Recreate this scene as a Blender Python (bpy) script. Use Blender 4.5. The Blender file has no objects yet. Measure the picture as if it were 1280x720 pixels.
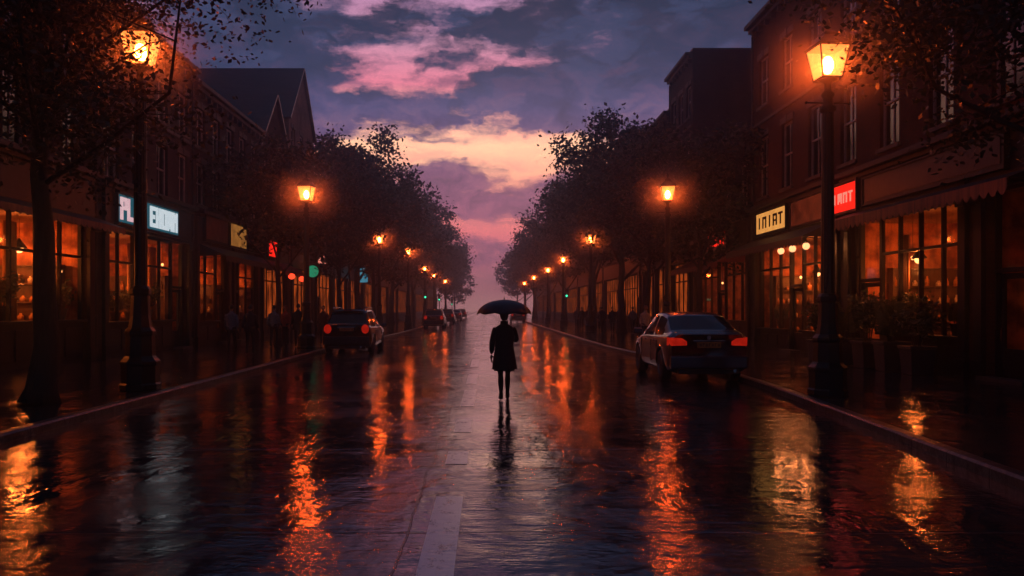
import bpy, bmesh, math, random
from mathutils import Vector, Matrix
R = math.radians
PI = math.pi
C = bpy.context.scene
COL = C.collection

# ------------------------------------------------------------------ camera
cd = bpy.data.cameras.new("camera")
cam = bpy.data.objects.new("camera", cd); COL.objects.link(cam)
cam.location = (0, 0, 1.75); cam.rotation_euler = (R(90), 0, 0)
cd.sensor_width = 36; cd.lens = 28.125
cd.shift_x = 32 / 1280; cd.shift_y = 26 / 1280
cd.clip_start = 0.05; cd.clip_end = 3000
C.camera = cam

# ------------------------------------------------------------------ render / exposure
C.render.engine = 'CYCLES'
C.view_settings.view_transform = 'Standard'; C.view_settings.look = 'None'
C.view_settings.gamma = 1; C.view_settings.use_curve_mapping = False
C.view_settings.exposure = 0.0
cy = C.cycles
cy.use_denoising = True
try: cy.denoiser = 'OPENIMAGEDENOISE'
except Exception: pass
cy.max_bounces = 6; cy.diffuse_bounces = 2; cy.glossy_bounces = 3; cy.transmission_bounces = 4
cy.transparent_max_bounces = 12; cy.volume_bounces = 0
cy.sample_clamp_indirect = 3.0; cy.sample_clamp_direct = 0
cy.caustics_reflective = False; cy.caustics_refractive = False
cy.use_light_tree = True

def lin(r, g, b):
    f = lambda c: (c / 255 / 12.92) if c / 255 <= .04045 else ((c / 255 + .055) / 1.055) ** 2.4
    return (f(r), f(g), f(b), 1)

# ------------------------------------------------------------------ node helper
class NT:
    def __init__(s, tree): s.t = tree; s.n = tree.nodes; s.l = tree.links
    def node(s, typ, **kw):
        n = s.n.new(typ)
        for k, v in kw.items(): setattr(n, k, v)
        return n
    def put(s, sock, v):
        if v is None: return
        if hasattr(v, 'is_output'): s.l.new(v, sock)
        else: sock.default_value = v
    def m(s, op, a, b=None, c=None, clamp=False):
        n = s.node('ShaderNodeMath', operation=op, use_clamp=clamp)
        s.put(n.inputs[0], a); s.put(n.inputs[1], b); s.put(n.inputs[2], c)
        return n.outputs[0]
    def mix(s, f, a, b, mode='MIX'):
        n = s.node('ShaderNodeMix', data_type='RGBA', blend_type=mode)
        s.put(n.inputs[0], f); s.put(n.inputs[6], a); s.put(n.inputs[7], b)
        return n.outputs[2]
    def noise(s, vec, scale, detail=4, rough=.55, dist=0, out=0):
        n = s.node('ShaderNodeTexNoise')
        s.put(n.inputs['Vector'], vec); n.inputs['Scale'].default_value = scale
        n.inputs['Detail'].default_value = detail; n.inputs['Roughness'].default_value = rough
        n.inputs['Distortion'].default_value = dist
        return n.outputs[out]
    def ramp(s, f, stops, interp='LINEAR'):
        n = s.node('ShaderNodeValToRGB'); n.color_ramp.interpolation = interp
        e = n.color_ramp.elements
        while len(e) < len(stops): e.new(.5)
        for el, (p, c) in zip(e, stops):
            el.position = p; el.color = c if len(c) == 4 else (*c, 1)
        s.put(n.inputs[0], f)
        return n.outputs[0]
    def smooth(s, x, a, b):
        n = s.node('ShaderNodeMapRange', interpolation_type='SMOOTHSTEP')
        s.put(n.inputs[0], x); n.inputs[1].default_value = a; n.inputs[2].default_value = b
        return n.outputs[0]
    def comb(s, x, y, z):
        n = s.node('ShaderNodeCombineXYZ')
        s.put(n.inputs[0], x); s.put(n.inputs[1], y); s.put(n.inputs[2], z)
        return n.outputs[0]
    def sep(s, v):
        n = s.node('ShaderNodeSeparateXYZ'); s.put(n.inputs[0], v); return n.outputs
    def vscale(s, v, sc):
        n = s.node('ShaderNodeVectorMath', operation='MULTIPLY'); s.put(n.inputs[0], v); n.inputs[1].default_value = sc
        return n.outputs[0]
    def vadd(s, a, b):
        n = s.node('ShaderNodeVectorMath', operation='ADD'); s.put(n.inputs[0], a); s.put(n.inputs[1], b)
        return n.outputs[0]

# ------------------------------------------------------------------ world: dawn sky with broken cloud
SUN_EL, SUN_AZ = R(4), R(4)
W = bpy.data.worlds.new("World"); C.world = W; W.use_nodes = True
t = NT(W.node_tree); t.n.clear()
dirn = t.node('ShaderNodeTexCoord').outputs['Generated']
dx, dy, dz = t.sep(dirn)
hor = t.m('SQRT', t.m('ADD', t.m('ADD', t.m('MULTIPLY', dx, dx), t.m('MULTIPLY', dy, dy)), 1e-4))
az = t.m('ARCTAN2', dx, dy)
el = t.m('DIVIDE', dz, hor)
p0 = t.comb(az, el, 0.0)
# billowing edges: the cloud field is looked up at a place pushed about by turbulence
w1 = t.noise(t.vscale(p0, (1, 1.5, 1)), 9, 6, .62, 0, 1)
w2 = t.noise(t.vscale(p0, (1, 1.6, 1)), 34, 5, .6, 0, 1)
def off(c, amp):
    n = t.node('ShaderNodeVectorMath', operation='SUBTRACT'); t.l.new(c, n.inputs[0]); n.inputs[1].default_value = (.5, .5, .5)
    return t.vscale(n.outputs[0], (amp, amp * .6, 0))
p1 = t.vadd(t.vadd(p0, off(w1, .13)), off(w2, .035))
u, v, _ = t.sep(p1)
def blob(cu, cv, ru, rv, wgt):
    a = t.m('DIVIDE', t.m('SUBTRACT', u, cu), ru); b = t.m('DIVIDE', t.m('SUBTRACT', v, cv), rv)
    d = t.m('ADD', t.m('MULTIPLY', a, a), t.m('MULTIPLY', b, b))
    return t.m('MULTIPLY', t.m('EXPONENT', t.m('MULTIPLY', d, -1.0)), wgt)
BLOBS = [(-.29, .29, .13, .14, 1.15), (.27, .33, .17, .15, 1.15), (-.04, .256, .15, .022, .85), (.10, .268, .11, .034, .85), (-.20, .245, .10, .034, .6),
         (.20, .255, .10, .035, .65), (-.05, .362, .12, .012, .55), (-.045, .158, .048, .030, 1.0), (-.10, .172, .03, .020, .55), (.085, .150, .05, .026, .95), (.0, .345, .05, .008, .7), (-.06, .315, .05, .006, .45), (.05, .285, .04, .01, .5),
         (.0, .128, .16, .016, .85), (-.07, .218, .055, .007, .65), (.02, .068, .16, .014, .65), (.06, .228, .05, .006, .4), (.06, .345, .08, .03, .45),
         (-.11, .305, .06, .026, -.30), (-.05, .272, .05, .012, -.35), (.03, .302, .07, .012, -.40), (-.13, .335, .05, .010, .45), (-.06, .30, .03, .008, .5), (.11, .30, .05, .012, .5), (-.15, .385, .03, .015, -.6), (.03, .198, .16, .024, -.85), (-.03, .098, .15, .007, -.5), (-.14, .27, .03, .02, -.2)]
cov = None
for b in BLOBS:
    bb = blob(*b); cov = bb if cov is None else t.m('ADD', cov, bb)
high = t.m('MULTIPLY', t.smooth(el, .24, .5), .55)
side = t.m('MULTIPLY', t.smooth(t.m('ABSOLUTE', az), .35, 1.0), .55)
fb = t.noise(t.vscale(p1, (1, 2.0, 1)), 11, 9, .62)
fw = t.noise(t.vadd(t.vscale(p0, (1, 3.6, 1)), off(w2, .05)), 22, 7, .62)
cov = t.m('ADD', t.m('ADD', t.m('ADD', cov, high), side), t.m('MULTIPLY', t.m('SUBTRACT', fb, .5), 2.1))
cov = t.m('ADD', cov, t.m('MULTIPLY', t.m('SUBTRACT', fw, .5), 1.3))
mask = t.smooth(cov, -.12, .80)
clear = t.ramp(t.m('MULTIPLY', el, 2.0), [(0, lin(255, 176, 168)), (.05, lin(228, 136, 142)), (.11, lin(206, 112, 130)), (.19, lin(226, 112, 118)), (.28, lin(240, 142, 122)), (.40, lin(255, 194, 152)), (.48, lin(250, 168, 146)), (.56, lin(206, 112, 132)), (.66, lin(184, 126, 150)), (.80, lin(158, 116, 150)), (1, lin(70, 84, 120))])
streak = t.noise(t.vscale(p1, (1, 5, 1)), 7, 6, .6)
clear = t.mix(t.m('MULTIPLY', t.smooth(streak, .45, .72), .5), clear, t.ramp(t.m('MULTIPLY', el, 2.0), [(0, lin(120, 74, 110)), (.28, lin(196, 100, 120)), (.42, lin(222, 134, 126)), (.6, lin(170, 100, 130)), (.8, lin(150, 106, 140)), (1, lin(60, 76, 112))]))
ccol = t.ramp(t.m('MULTIPLY', el, 2.0), [(0, lin(214, 132, 142)), (.09, lin(148, 84, 116)), (.22, lin(132, 76, 108)), (.33, lin(112, 72, 104)), (.43, lin(84, 68, 106)), (.50, lin(60, 64, 104)), (.58, lin(32, 48, 80)), (.7, lin(17, 37, 64)), (.8, lin(12, 30, 54)), (1, lin(11, 25, 46))])
lump = t.noise(t.vscale(p1, (1, 1.8, 1)), 17, 8, .62)
ccol = t.mix(t.m('MULTIPLY', t.smooth(lump, .45, .72), t.m('SUBTRACT', .55, t.m('MULTIPLY', el, 1.2), clamp=True)), ccol, t.mix(.38, ccol, clear))
ccol = t.mix(t.m('MULTIPLY', t.smooth(lump, .55, .28), .6), ccol, (0.007, 0.020, 0.050, 1))
ccol = t.mix(t.m('MULTIPLY', t.smooth(fb, .52, .42), t.smooth(el, .2, .3)), ccol, t.mix(.3, ccol, lin(56, 70, 108)))
sky = t.mix(mask, clear, ccol)
# away from the dawn the sky is plain slate
back = t.smooth(dy, .55, -.15)
sky = t.mix(back, sky, t.mix(t.smooth(fb, .35, .7), (.010, .020, .045, 1), (.022, .040, .075, 1)))
below = t.smooth(dz, -.004, -.08)
sky = t.mix(below, sky, (.02, .015, .025, 1))
nis = t.node('ShaderNodeTexSky', sky_type='NISHITA')
nis.sun_disc = False; nis.sun_elevation = SUN_EL; nis.sun_rotation = SUN_AZ
nis.air_density = 2; nis.dust_density = 3
bg1 = t.node('ShaderNodeBackground'); t.l.new(nis.outputs[0], bg1.inputs[0]); bg1.inputs[1].default_value = .004
bg2 = t.node('ShaderNodeBackground'); t.l.new(sky, bg2.inputs[0]); bg2.inputs[1].default_value = 1.65
ad = t.node('ShaderNodeAddShader'); t.l.new(bg1.outputs[0], ad.inputs[0]); t.l.new(bg2.outputs[0], ad.inputs[1])
wo = t.node('ShaderNodeOutputWorld'); t.l.new(ad.outputs[0], wo.inputs[0])

sl = bpy.data.lights.new("sun", 'SUN'); so = bpy.data.objects.new("sun", sl); COL.objects.link(so)
sl.energy = .05; sl.angle = R(20); sl.color = (1, .6, .45)      # veiled by cloud at dawn
sd = Vector((math.sin(SUN_AZ) * math.cos(SUN_EL), math.cos(SUN_AZ) * math.cos(SUN_EL), math.sin(SUN_EL)))
so.rotation_euler = (-sd).to_track_quat('-Z', 'Y').to_euler()

HAZE_DENSITY = .0036
LAMP_W = 25.0
LAMP_COL = (1.0, .085, .010)

# ------------------------------------------------------------------ materials
M = {}
def newmat(name):
    m = bpy.data.materials.new(name); m.use_nodes = True
    nt = NT(m.node_tree); nt.n.clear()
    out = nt.node('ShaderNodeOutputMaterial')
    M[name] = m
    return m, nt, out
def pbr(name, col, rough=.6, metal=0., var=.25, scale=5, bump=.15, bscale=40, ior=1.45, stretch=(1, 1, 1), col2=None, rvar=.12):
    m, nt, out = newmat(name)
    b = nt.node('ShaderNodeBsdfPrincipled')
    co = nt.vscale(nt.node('ShaderNodeTexCoord').outputs['Object'], stretch)
    n1 = nt.noise(co, scale, 5)
    c2 = col2 or tuple(c * (1 - var) * .8 for c in col)
    nt.put(b.inputs['Base Color'], nt.mix(nt.smooth(n1, .3, .7), (*col, 1), (*c2, 1)))
    n2 = nt.noise(co, scale * 2.3, 4)
    nt.put(b.inputs['Roughness'], nt.m('ADD', rough - rvar / 2, nt.m('MULTIPLY', n2, rvar)))
    b.inputs['Metallic'].default_value = metal; b.inputs['IOR'].default_value = ior
    if bump:
        bp = nt.node('ShaderNodeBump'); bp.inputs['Strength'].default_value = bump; bp.inputs['Distance'].default_value = .02
        nt.l.new(nt.noise(co, bscale, 4), bp.inputs['Height']); nt.l.new(bp.outputs[0], b.inputs['Normal'])
    nt.l.new(b.outputs[0], out.inputs[0])
    return m
def emis(name, col, strength, var=0., scale=3, col2=None, stretch=(1, 1, 1)):
    m, nt, out = newmat(name)
    e = nt.node('ShaderNodeEmission'); e.inputs[1].default_value = strength
    if var:
        co = nt.vscale(nt.node('ShaderNodeTexCoord').outputs['Object'], stretch)
        n = nt.noise(co, scale, 4, .6)
        nt.put(e.inputs[0], nt.mix(nt.smooth(n, .5 - var / 2, .5 + var / 2), (*col, 1), (*(col2 or tuple(c * .25 for c in col)), 1)))
    else: e.inputs[0].default_value = (*col, 1)
    nt.l.new(e.outputs[0], out.inputs[0])
    return m
def brick(name, c1, c2, mortar, rough=.75, sc=1.0):
    m, nt, out = newmat(name)
    b = nt.node('ShaderNodeBsdfPrincipled')
    pos = nt.node('ShaderNodeNewGeometry').outputs['Position']
    x, y, z = nt.sep(pos)
    vec = nt.comb(nt.m('ADD', x, y), z, 0.0)
    br = nt.node('ShaderNodeTexBrick'); nt.l.new(vec, br.inputs['Vector'])
    br.inputs['Color1'].default_value = (*c1, 1); br.inputs['Color2'].default_value = (*c2, 1); br.inputs['Mortar'].default_value = (*mortar, 1)
    br.inputs['Scale'].default_value = 1; br.inputs['Brick Width'].default_value = .225 * sc; br.inputs['Row Height'].default_value = .075 * sc; br.inputs['Mortar Size'].default_value = .008 * sc
    n = nt.noise(pos, .7, 6, .65); n2 = nt.noise(nt.vscale(pos, (3, 3, .4)), 1.2, 5)
    col = nt.mix(nt.m('MULTIPLY', nt.smooth(n, .4, .7), .55), br.outputs[0], (.02, .017, .015, 1))
    col = nt.mix(nt.m('MULTIPLY', nt.smooth(n2, .5, .75), .5), col, (.03, .03, .03, 1))
    nt.put(b.inputs['Base Color'], col); nt.put(b.inputs['Roughness'], nt.m('ADD', rough - .05, nt.m('MULTIPLY', n, .3))); b.inputs['IOR'].default_value = 1.25
    bp = nt.node('ShaderNodeBump'); bp.inputs['Strength'].default_value = .5; bp.inputs['Distance'].default_value = .012
    nt.l.new(br.outputs['Fac'], bp.inputs['Height']); bp.invert = True; nt.l.new(bp.outputs[0], b.inputs['Normal'])
    nt.l.new(b.outputs[0], out.inputs[0])
    return m

def wet_ground(name, c1, c2, kind):
    """Wet asphalt or paving: shallow standing water, ripples and a rough dark base."""
    m, nt, out = newmat(name)
    b = nt.node('ShaderNodeBsdfPrincipled')
    pos = nt.node('ShaderNodeNewGeometry').outputs['Position']
    x, y, z = nt.sep(pos)
    patch = nt.noise(nt.vscale(pos, (.55, .30, 1)), 1.0, 6, .62, .4)
    patch2 = nt.noise(nt.vscale(pos, (1, .55, 1)), 3.2, 5, .6)
    grit = nt.noise(pos, 160, 3, .6)
    stain = nt.noise(nt.vscale(pos, (1, .25, 1)), 1.3, 6, .65)
    track = nt.m('MULTIPLY', nt.m('SINE', nt.m('MULTIPLY', x, 2.6)), .05)
    wet = nt.smooth(nt.m('ADD', nt.m('ADD', patch, track), nt.m('MULTIPLY', nt.m('SUBTRACT', patch2, .5), .7)), .38, .58)     # 1 = puddle
    col = nt.mix(nt.smooth(stain, .3, .7), (*c1, 1), (*c2, 1))
    col = nt.mix(nt.m('MULTIPLY', nt.smooth(grit, .55, .75), .5), col, tuple(c * 2.0 for c in c1) + (1,))
    h = None
    if kind == 'road':
        # saw-cut joints across the carriageway and a few tar seams
        lines = None
        for yy, wdt, amp in ((9.95, .035, .07), (6.25, .03, .06), (36.2, .10, .10), (15.2, .04, .07), (23, .05, .08), (52, .12, .1)):
            d = nt.m('ABSOLUTE', nt.m('SUBTRACT', nt.m('ADD', y, nt.m('MULTIPLY', nt.m('SUBTRACT', nt.noise(nt.vscale(pos, (.5, 0, 0)), 1.3, 4), .5), amp * 4)), yy))
            l = nt.smooth(d, wdt, wdt * .3); lines = l if lines is None else nt.m('MAXIMUM', lines, l)
        for xx, wdt in ((-.62, .010),):
            d = nt.m('ABSOLUTE', nt.m('SUBTRACT', nt.m('ADD', x, nt.m('MULTIPLY', nt.m('SUBTRACT', nt.noise(nt.vscale(pos, (0, .35, 0)), 1.3, 4), .5), .25)), xx))
            l = nt.smooth(d, wdt, wdt * .3); lines = nt.m('MAXIMUM', lines, l)
        col = nt.mix(nt.m('MULTIPLY', lines, .5), col, (.07, .066, .064, 1))
        h = nt.m('MULTIPLY', lines, -.6)
    else:
        br = nt.node('ShaderNodeTexBrick'); nt.l.new(nt.comb(y, x, 0.0), br.inputs['Vector'])
        br.inputs['Scale'].default_value = 1; br.inputs['Brick Width'].default_value = .9; br.inputs['Row Height'].default_value = .6; br.inputs['Mortar Size'].default_value = .012
        br.inputs['Color1'].default_value = (*c1, 1); br.inputs['Color2'].default_value = (*c2, 1); br.inputs['Mortar'].default_value = (.012, .012, .012, 1)
        col = nt.mix(.6, col, br.outputs[0]); h = nt.m('MULTIPLY', br.outputs['Fac'], -.8)
    nt.put(b.inputs['Base Color'], col)
    nt.put(b.inputs['Roughness'], nt.m('ADD', nt.m('SUBTRACT', .155, nt.m('MULTIPLY', wet, .12)), nt.m('MULTIPLY', nt.m('SUBTRACT', patch2, .5), .06)))
    b.inputs['IOR'].default_value = 1.95
    # ripples lie across the street; stronger texture where the water film is thin
    rip = nt.noise(nt.vscale(pos, (1.0, 4.0, 1)), 1.0, 3, .5, .7)
    rip2 = nt.noise(nt.vscale(pos, (7.0, 15, 1)), 1.0, 3, .55, 1.2)
    grain = nt.noise(pos, 34, 4, .6)
    hh = nt.m('MULTIPLY', nt.m('ADD', nt.m('MULTIPLY', rip, .0110), nt.m('MULTIPLY', rip2, .0036)), nt.m('ADD', .30, nt.m('MULTIPLY', nt.smooth(nt.noise(nt.vscale(pos, (.8, .45, 1)), 1.0, 4, .6, .5), .38, .62), .9)))
    hh = nt.m('ADD', hh, nt.m('MULTIPLY', nt.m('MULTIPLY', grit, nt.m('SUBTRACT', 1.0, wet)), .0005))
    hh = nt.m('ADD', hh, nt.m('MULTIPLY', patch2, .006))
    hh = nt.m('ADD', hh, nt.m('MULTIPLY', nt.m('MULTIPLY', grain, nt.m('SUBTRACT', 1.1, wet)), .0008))
    hh = nt.m('ADD', hh, nt.m('MULTIPLY', nt.m('MULTIPLY', nt.noise(pos, 75, 3, .6), nt.m('SUBTRACT', 1.0, nt.m('MULTIPLY', wet, .7))), .0004))
    if h is not None: hh = nt.m('ADD', hh, nt.m('MULTIPLY', h, .006))
    bp = nt.node('ShaderNodeBump'); bp.inputs['Strength'].default_value = 1.0; bp.inputs['Distance'].default_value = 1.0
    nt.l.new(hh, bp.inputs['Height']); nt.l.new(bp.outputs[0], b.inputs['Normal'])
    nt.l.new(b.outputs[0], out.inputs[0])
    return m

wet_ground('wet_asphalt', (.020, .021, .024), (.036, .036, .038), 'road')
wet_ground('wet_paving', (.050, .046, .043), (.028, .027, .027), 'paving')
def kerbmat():
    m, nt, out = newmat('kerb_stone'); b = nt.node('ShaderNodeBsdfPrincipled'); pos = nt.node('ShaderNodeNewGeometry').outputs['Position']
    x, y, z = nt.sep(pos); n = nt.noise(pos, 2.2, 6, .65); ch = nt.noise(pos, 9, 4)
    j = nt.smooth(nt.m('ABSOLUTE', nt.m('SUBTRACT', nt.m('FRACT', nt.m('DIVIDE', y, .915)), .5)), .488, .497)
    col = nt.mix(nt.smooth(n, .35, .65), (.085, .08, .076, 1), (.035, .033, .032, 1))
    nt.put(b.inputs['Base Color'], nt.mix(j, col, (.006, .006, .006, 1))); nt.put(b.inputs['Roughness'], nt.m('ADD', .18, nt.m('MULTIPLY', ch, .35)))
    bp = nt.node('ShaderNodeBump'); bp.inputs['Strength'].default_value = .8; bp.inputs['Distance'].default_value = .02
    nt.put(bp.inputs['Height'], nt.m('SUBTRACT', nt.m('ADD', ch, nt.m('MULTIPLY', n, .8)), nt.m('MULTIPLY', j, 1.5))); nt.l.new(bp.outputs[0], b.inputs['Normal']); nt.l.new(b.outputs[0], out.inputs[0])
kerbmat()
pbr('bare_ground', (.03, .03, .028), .8)
def worn_paint():
    m, nt, out = newmat('worn_paint')
    b = nt.node('ShaderNodeBsdfPrincipled'); pos = nt.node('ShaderNodeNewGeometry').outputs['Position']
    n = nt.noise(nt.vscale(pos, (1, .6, 1)), 7, 7, .7); g = nt.noise(pos, 70, 3)
    k = nt.smooth(nt.m('ADD', n, nt.m('MULTIPLY', nt.m('SUBTRACT', g, .5), .3)), .50, .72)
    nt.put(b.inputs['Base Color'], nt.mix(k, (.80, .76, .72, 1), (.10, .10, .10, 1)))
    nt.put(b.inputs['Roughness'], nt.m('ADD', .06, nt.m('MULTIPLY', n, .14))); b.inputs['IOR'].default_value = 1.7
    bp = nt.node('ShaderNodeBump'); bp.inputs['Strength'].default_value = .3; bp.inputs['Distance'].default_value = .01
    nt.l.new(nt.noise(nt.vscale(pos, (4, 10, 1)), 2.6, 5), bp.inputs['Height']); nt.l.new(bp.outputs[0], b.inputs['Normal'])
    nt.l.new(b.outputs[0], out.inputs[0])
worn_paint()
brick('brick_brown', (.055, .030, .024), (.038, .023, .019), (.04, .036, .034))
brick('brick_red', (.075, .030, .022), (.05, .022, .018), (.045, .04, .038))
brick('brick_grey', (.052, .046, .046), (.036, .034, .035), (.036, .036, .036))
brick('brick_buff', (.24, .18, .15), (.17, .125, .11), (.14, .13, .12))
pbr('stone_trim', (.085, .077, .072), .6, scale=2, bump=.25, ior=1.3)
pbr('slate_roof', (.05, .055, .065), .4, scale=3, bump=.3, bscale=9, stretch=(.4, 3, 3))
pbr('lead', (.07, .075, .08), .45)
pbr('window_paint', (.30, .31, .33), .35, var=.3)
pbr('shop_paint_black', (.018, .019, .022), .5, bump=.05, ior=1.3)
pbr('shop_paint_green', (.022, .04, .038), .5, bump=.05, ior=1.3)
pbr('shop_paint_red', (.12, .022, .018), .35, bump=.05, ior=1.3)
pbr('shop_paint_brown', (.035, .02, .014), .5, bump=.08, ior=1.3)
pbr('cast_iron', (.012, .013, .014), .38, metal=.2, bump=.2, bscale=50)
pbr('rubber', (.012, .012, .012), .7)
pbr('chrome', (.5, .5, .52), .2, metal=1, var=.1, bump=0)
pbr('trim_black', (.012, .012, .013), .35, bump=.05)
pbr('bark', (.030, .024, .019), .8, scale=6, bump=.9, bscale=14, stretch=(3, 3, .5))
pbr('canvas_dark', (.018, .021, .023), .55, scale=2)
pbr('canvas_red', (.16, .03, .022), .6, scale=2)
pbr('canvas_striped', (.16, .08, .045), .6, scale=9, col2=(.05, .035, .03), stretch=(.05, 1, .05))
pbr('planter_slate', (.03, .033, .038), .5)
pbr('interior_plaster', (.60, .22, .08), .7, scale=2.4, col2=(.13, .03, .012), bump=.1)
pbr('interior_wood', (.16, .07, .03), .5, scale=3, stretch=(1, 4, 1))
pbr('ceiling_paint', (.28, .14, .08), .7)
pbr('shelf_wood', (.10, .045, .02), .5)
pbr('jar_amber', (.5, .20, .04), .25, bump=0)
pbr('jar_pale', (.6, .5, .4), .3, bump=0)
pbr('jar_dark', (.06, .03, .02), .3, bump=0)
pbr('curtain_ochre', (.5, .24, .08), .8, scale=2)
pbr('sign_board_dark', (.022, .026, .03), .4, ior=1.3)
pbr('sign_board_rust', (.17, .06, .028), .45, scale=2)
pbr('skin', (.26, .15, .105), .5, var=.1, bump=0)
pbr('cloth_black', (.010, .010, .012), .8, scale=20, bump=.2, bscale=90)
pbr('cloth_navy', (.016, .020, .034), .8, scale=20, bump=.2, bscale=90)
pbr('cloth_grey', (.12, .125, .14), .8, scale=20, bump=.2, bscale=90)
pbr('cloth_slate', (.11, .15, .20), .8, scale=20, bump=.2, bscale=90)
pbr('cloth_brown', (.06, .035, .025), .8, scale=20, bump=.2, bscale=90)
pbr('cloth_pale', (.34, .31, .30), .8, scale=20, bump=.2, bscale=90)
pbr('cloth_rust', (.28, .06, .03), .8, scale=20, bump=.2, bscale=90)
pbr('hair_dark', (.012, .009, .007), .5, stretch=(8, 8, 1), bump=.4)
pbr('hair_auburn', (.14, .035, .015), .5, stretch=(8, 8, 1), bump=.4)
pbr('umbrella_cloth', (.010, .016, .034), .42, scale=12, bump=.1)
pbr('plate_amber', (.36, .20, .06), .45, bump=0)
def paint(name, col, rough=.22):
    m, nt, out = newmat(name)
    b = nt.node('ShaderNodeBsdfPrincipled'); b.inputs['Base Color'].default_value = (*col, 1)
    b.inputs['Metallic'].default_value = .1; b.inputs['Coat Weight'].default_value = 1; b.inputs['Coat Roughness'].default_value = .05
    co = nt.node('ShaderNodeTexCoord').outputs['Object']
    n = nt.noise(co, 55, 3, .6); nt.put(b.inputs['Roughness'], nt.m('ADD', rough, nt.m('MULTIPLY', n, .15)))
    # beads of rain
    vo = nt.node('ShaderNodeTexVoronoi'); vo.inputs['Scale'].default_value = 38; nt.l.new(co, vo.inputs['Vector'])
    bp = nt.node('ShaderNodeBump'); bp.inputs['Strength'].default_value = .25; bp.inputs['Distance'].default_value = .004
    nt.l.new(nt.smooth(vo.outputs['Distance'], .35, .1), bp.inputs['Height']); nt.l.new(bp.outputs[0], b.inputs['Coat Normal'])
    nt.l.new(b.outputs[0], out.inputs[0])
paint('paint_blue', (.008, .016, .040)); paint('paint_black', (.010, .011, .014)); paint('paint_rust', (.10, .03, .02)); paint('paint_grey', (.05, .05, .055))
def darkglass(name, col=(.006, .008, .011), rough=.06):
    m, nt, out = newmat(name)
    b = nt.node('ShaderNodeBsdfPrincipled'); b.inputs['Base Color'].default_value = (*col, 1)
    b.inputs['IOR'].default_value = 1.5
    pos = nt.node('ShaderNodeNewGeometry').outputs['Position']
    n = nt.noise(pos, 2.2, 4); nt.put(b.inputs['Roughness'], nt.m('ADD', rough, nt.m('MULTIPLY', n, .08)))
    bp = nt.node('ShaderNodeBump'); bp.inputs['Strength'].default_value = .04; bp.inputs['Distance'].default_value = .1
    nt.l.new(nt.noise(pos, 1.4, 2), bp.inputs['Height']); nt.l.new(bp.outputs[0], b.inputs['Normal'])
    nt.l.new(b.outputs[0], out.inputs[0])
darkglass('window_glass'); darkglass('car_glass', (.004, .006, .010), .03)
def clearglass():
    m, nt, out = newmat('shop_glass')
    tr = nt.node('ShaderNodeBsdfTransparent'); gl = nt.node('ShaderNodeBsdfGlossy'); gl.inputs['Roughness'].default_value = .04
    pos = nt.node('ShaderNodeNewGeometry').outputs['Position']
    st = nt.noise(nt.vscale(pos, (3, 3, .5)), 2.0, 5, .6)
    nt.put(tr.inputs[0], nt.mix(nt.smooth(st, .45, .8), (.88, .86, .84, 1), (.50, .47, .45, 1)))
    fr = nt.node('ShaderNodeFresnel'); bf = nt.node('ShaderNodeNewGeometry').outputs['Backfacing']; nt.put(fr.inputs[0], nt.m('SUBTRACT', 1.5, nt.m('MULTIPLY', bf, 1.5 - 1 / 1.5)))
    mx = nt.node('ShaderNodeMixShader'); nt.l.new(fr.outputs[0], mx.inputs[0]); nt.l.new(tr.outputs[0], mx.inputs[1]); nt.l.new(gl.outputs[0], mx.inputs[2])
    nt.l.new(mx.outputs[0], out.inputs[0])
clearglass()
def lampglass(name, col, strength, tr_col=(.9, .8, .7)):
    m, nt, out = newmat(name)
    e = nt.node('ShaderNodeEmission'); e.inputs[0].default_value = (*col, 1); e.inputs[1].default_value = strength
    tr = nt.node('ShaderNodeBsdfTransparent'); tr.inputs[0].default_value = (*tr_col, 1)
    a = nt.node('ShaderNodeAddShader'); nt.l.new(e.outputs[0], a.inputs[0]); nt.l.new(tr.outputs[0], a.inputs[1])
    nt.l.new(a.outputs[0], out.inputs[0])
lampglass('lantern_glass', (1, .24, .05), 1.5)
lampglass('bulb_glow', (1, .115, .015), 165, (1, 1, 1))
lampglass('globe_glass', (1, .42, .18), 1.1)
emis('pendant_glow', (1, .40, .12), 5)
emis('tail_light', (1, .03, .010), .42, var=.8, scale=9, col2=(.45, .008, .004))
pbr('reflector_red', (.20, .012, .010), .15, bump=0)
emis('sign_white', (.95, .66, .68), .85, var=.8, scale=5, col2=(.75, .42, .50))
emis('sign_ice', (.78, .86, .90), .85, var=.8, scale=5, col2=(.62, .74, .82))
emis('sign_teal', (.03, .16, .22), .5)
emis('sign_yellow', (1, .44, .10), .9, var=.7, scale=2.5, col2=(.75, .28, .06))
emis('sign_ochre', (.62, .25, .05), .6, var=.7, scale=1.6, col2=(.26, .09, .02))
emis('sign_red', (.85, .016, .008), 1.7, var=.6, scale=2, col2=(.50, .010, .005))
emis('sign_pink', (1, .28, .20), 1.0)
emis('sign_rustglow', (.40, .05, .018), .38, var=.8, scale=1.4, col2=(.05, .008, .004))
emis('sign_blue', (.12, .50, .65), .6, var=.5, scale=4, col2=(.04, .22, .36))
emis('sign_green', (.03, .45, .22), .5)
emis('signal_green', (.04, .80, .40), 2.2)
emis('lit_shop', (1, .15, .022), .42, var=.35, scale=1.1, col2=(.06, .010, .004), stretch=(1, 1.6, .7))
emis('lit_room', (1, .32, .07), .35, var=.6, scale=1.5, col2=(.25, .05, .012))
emis('red_globe', (1, .06, .02), 2.0)
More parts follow.
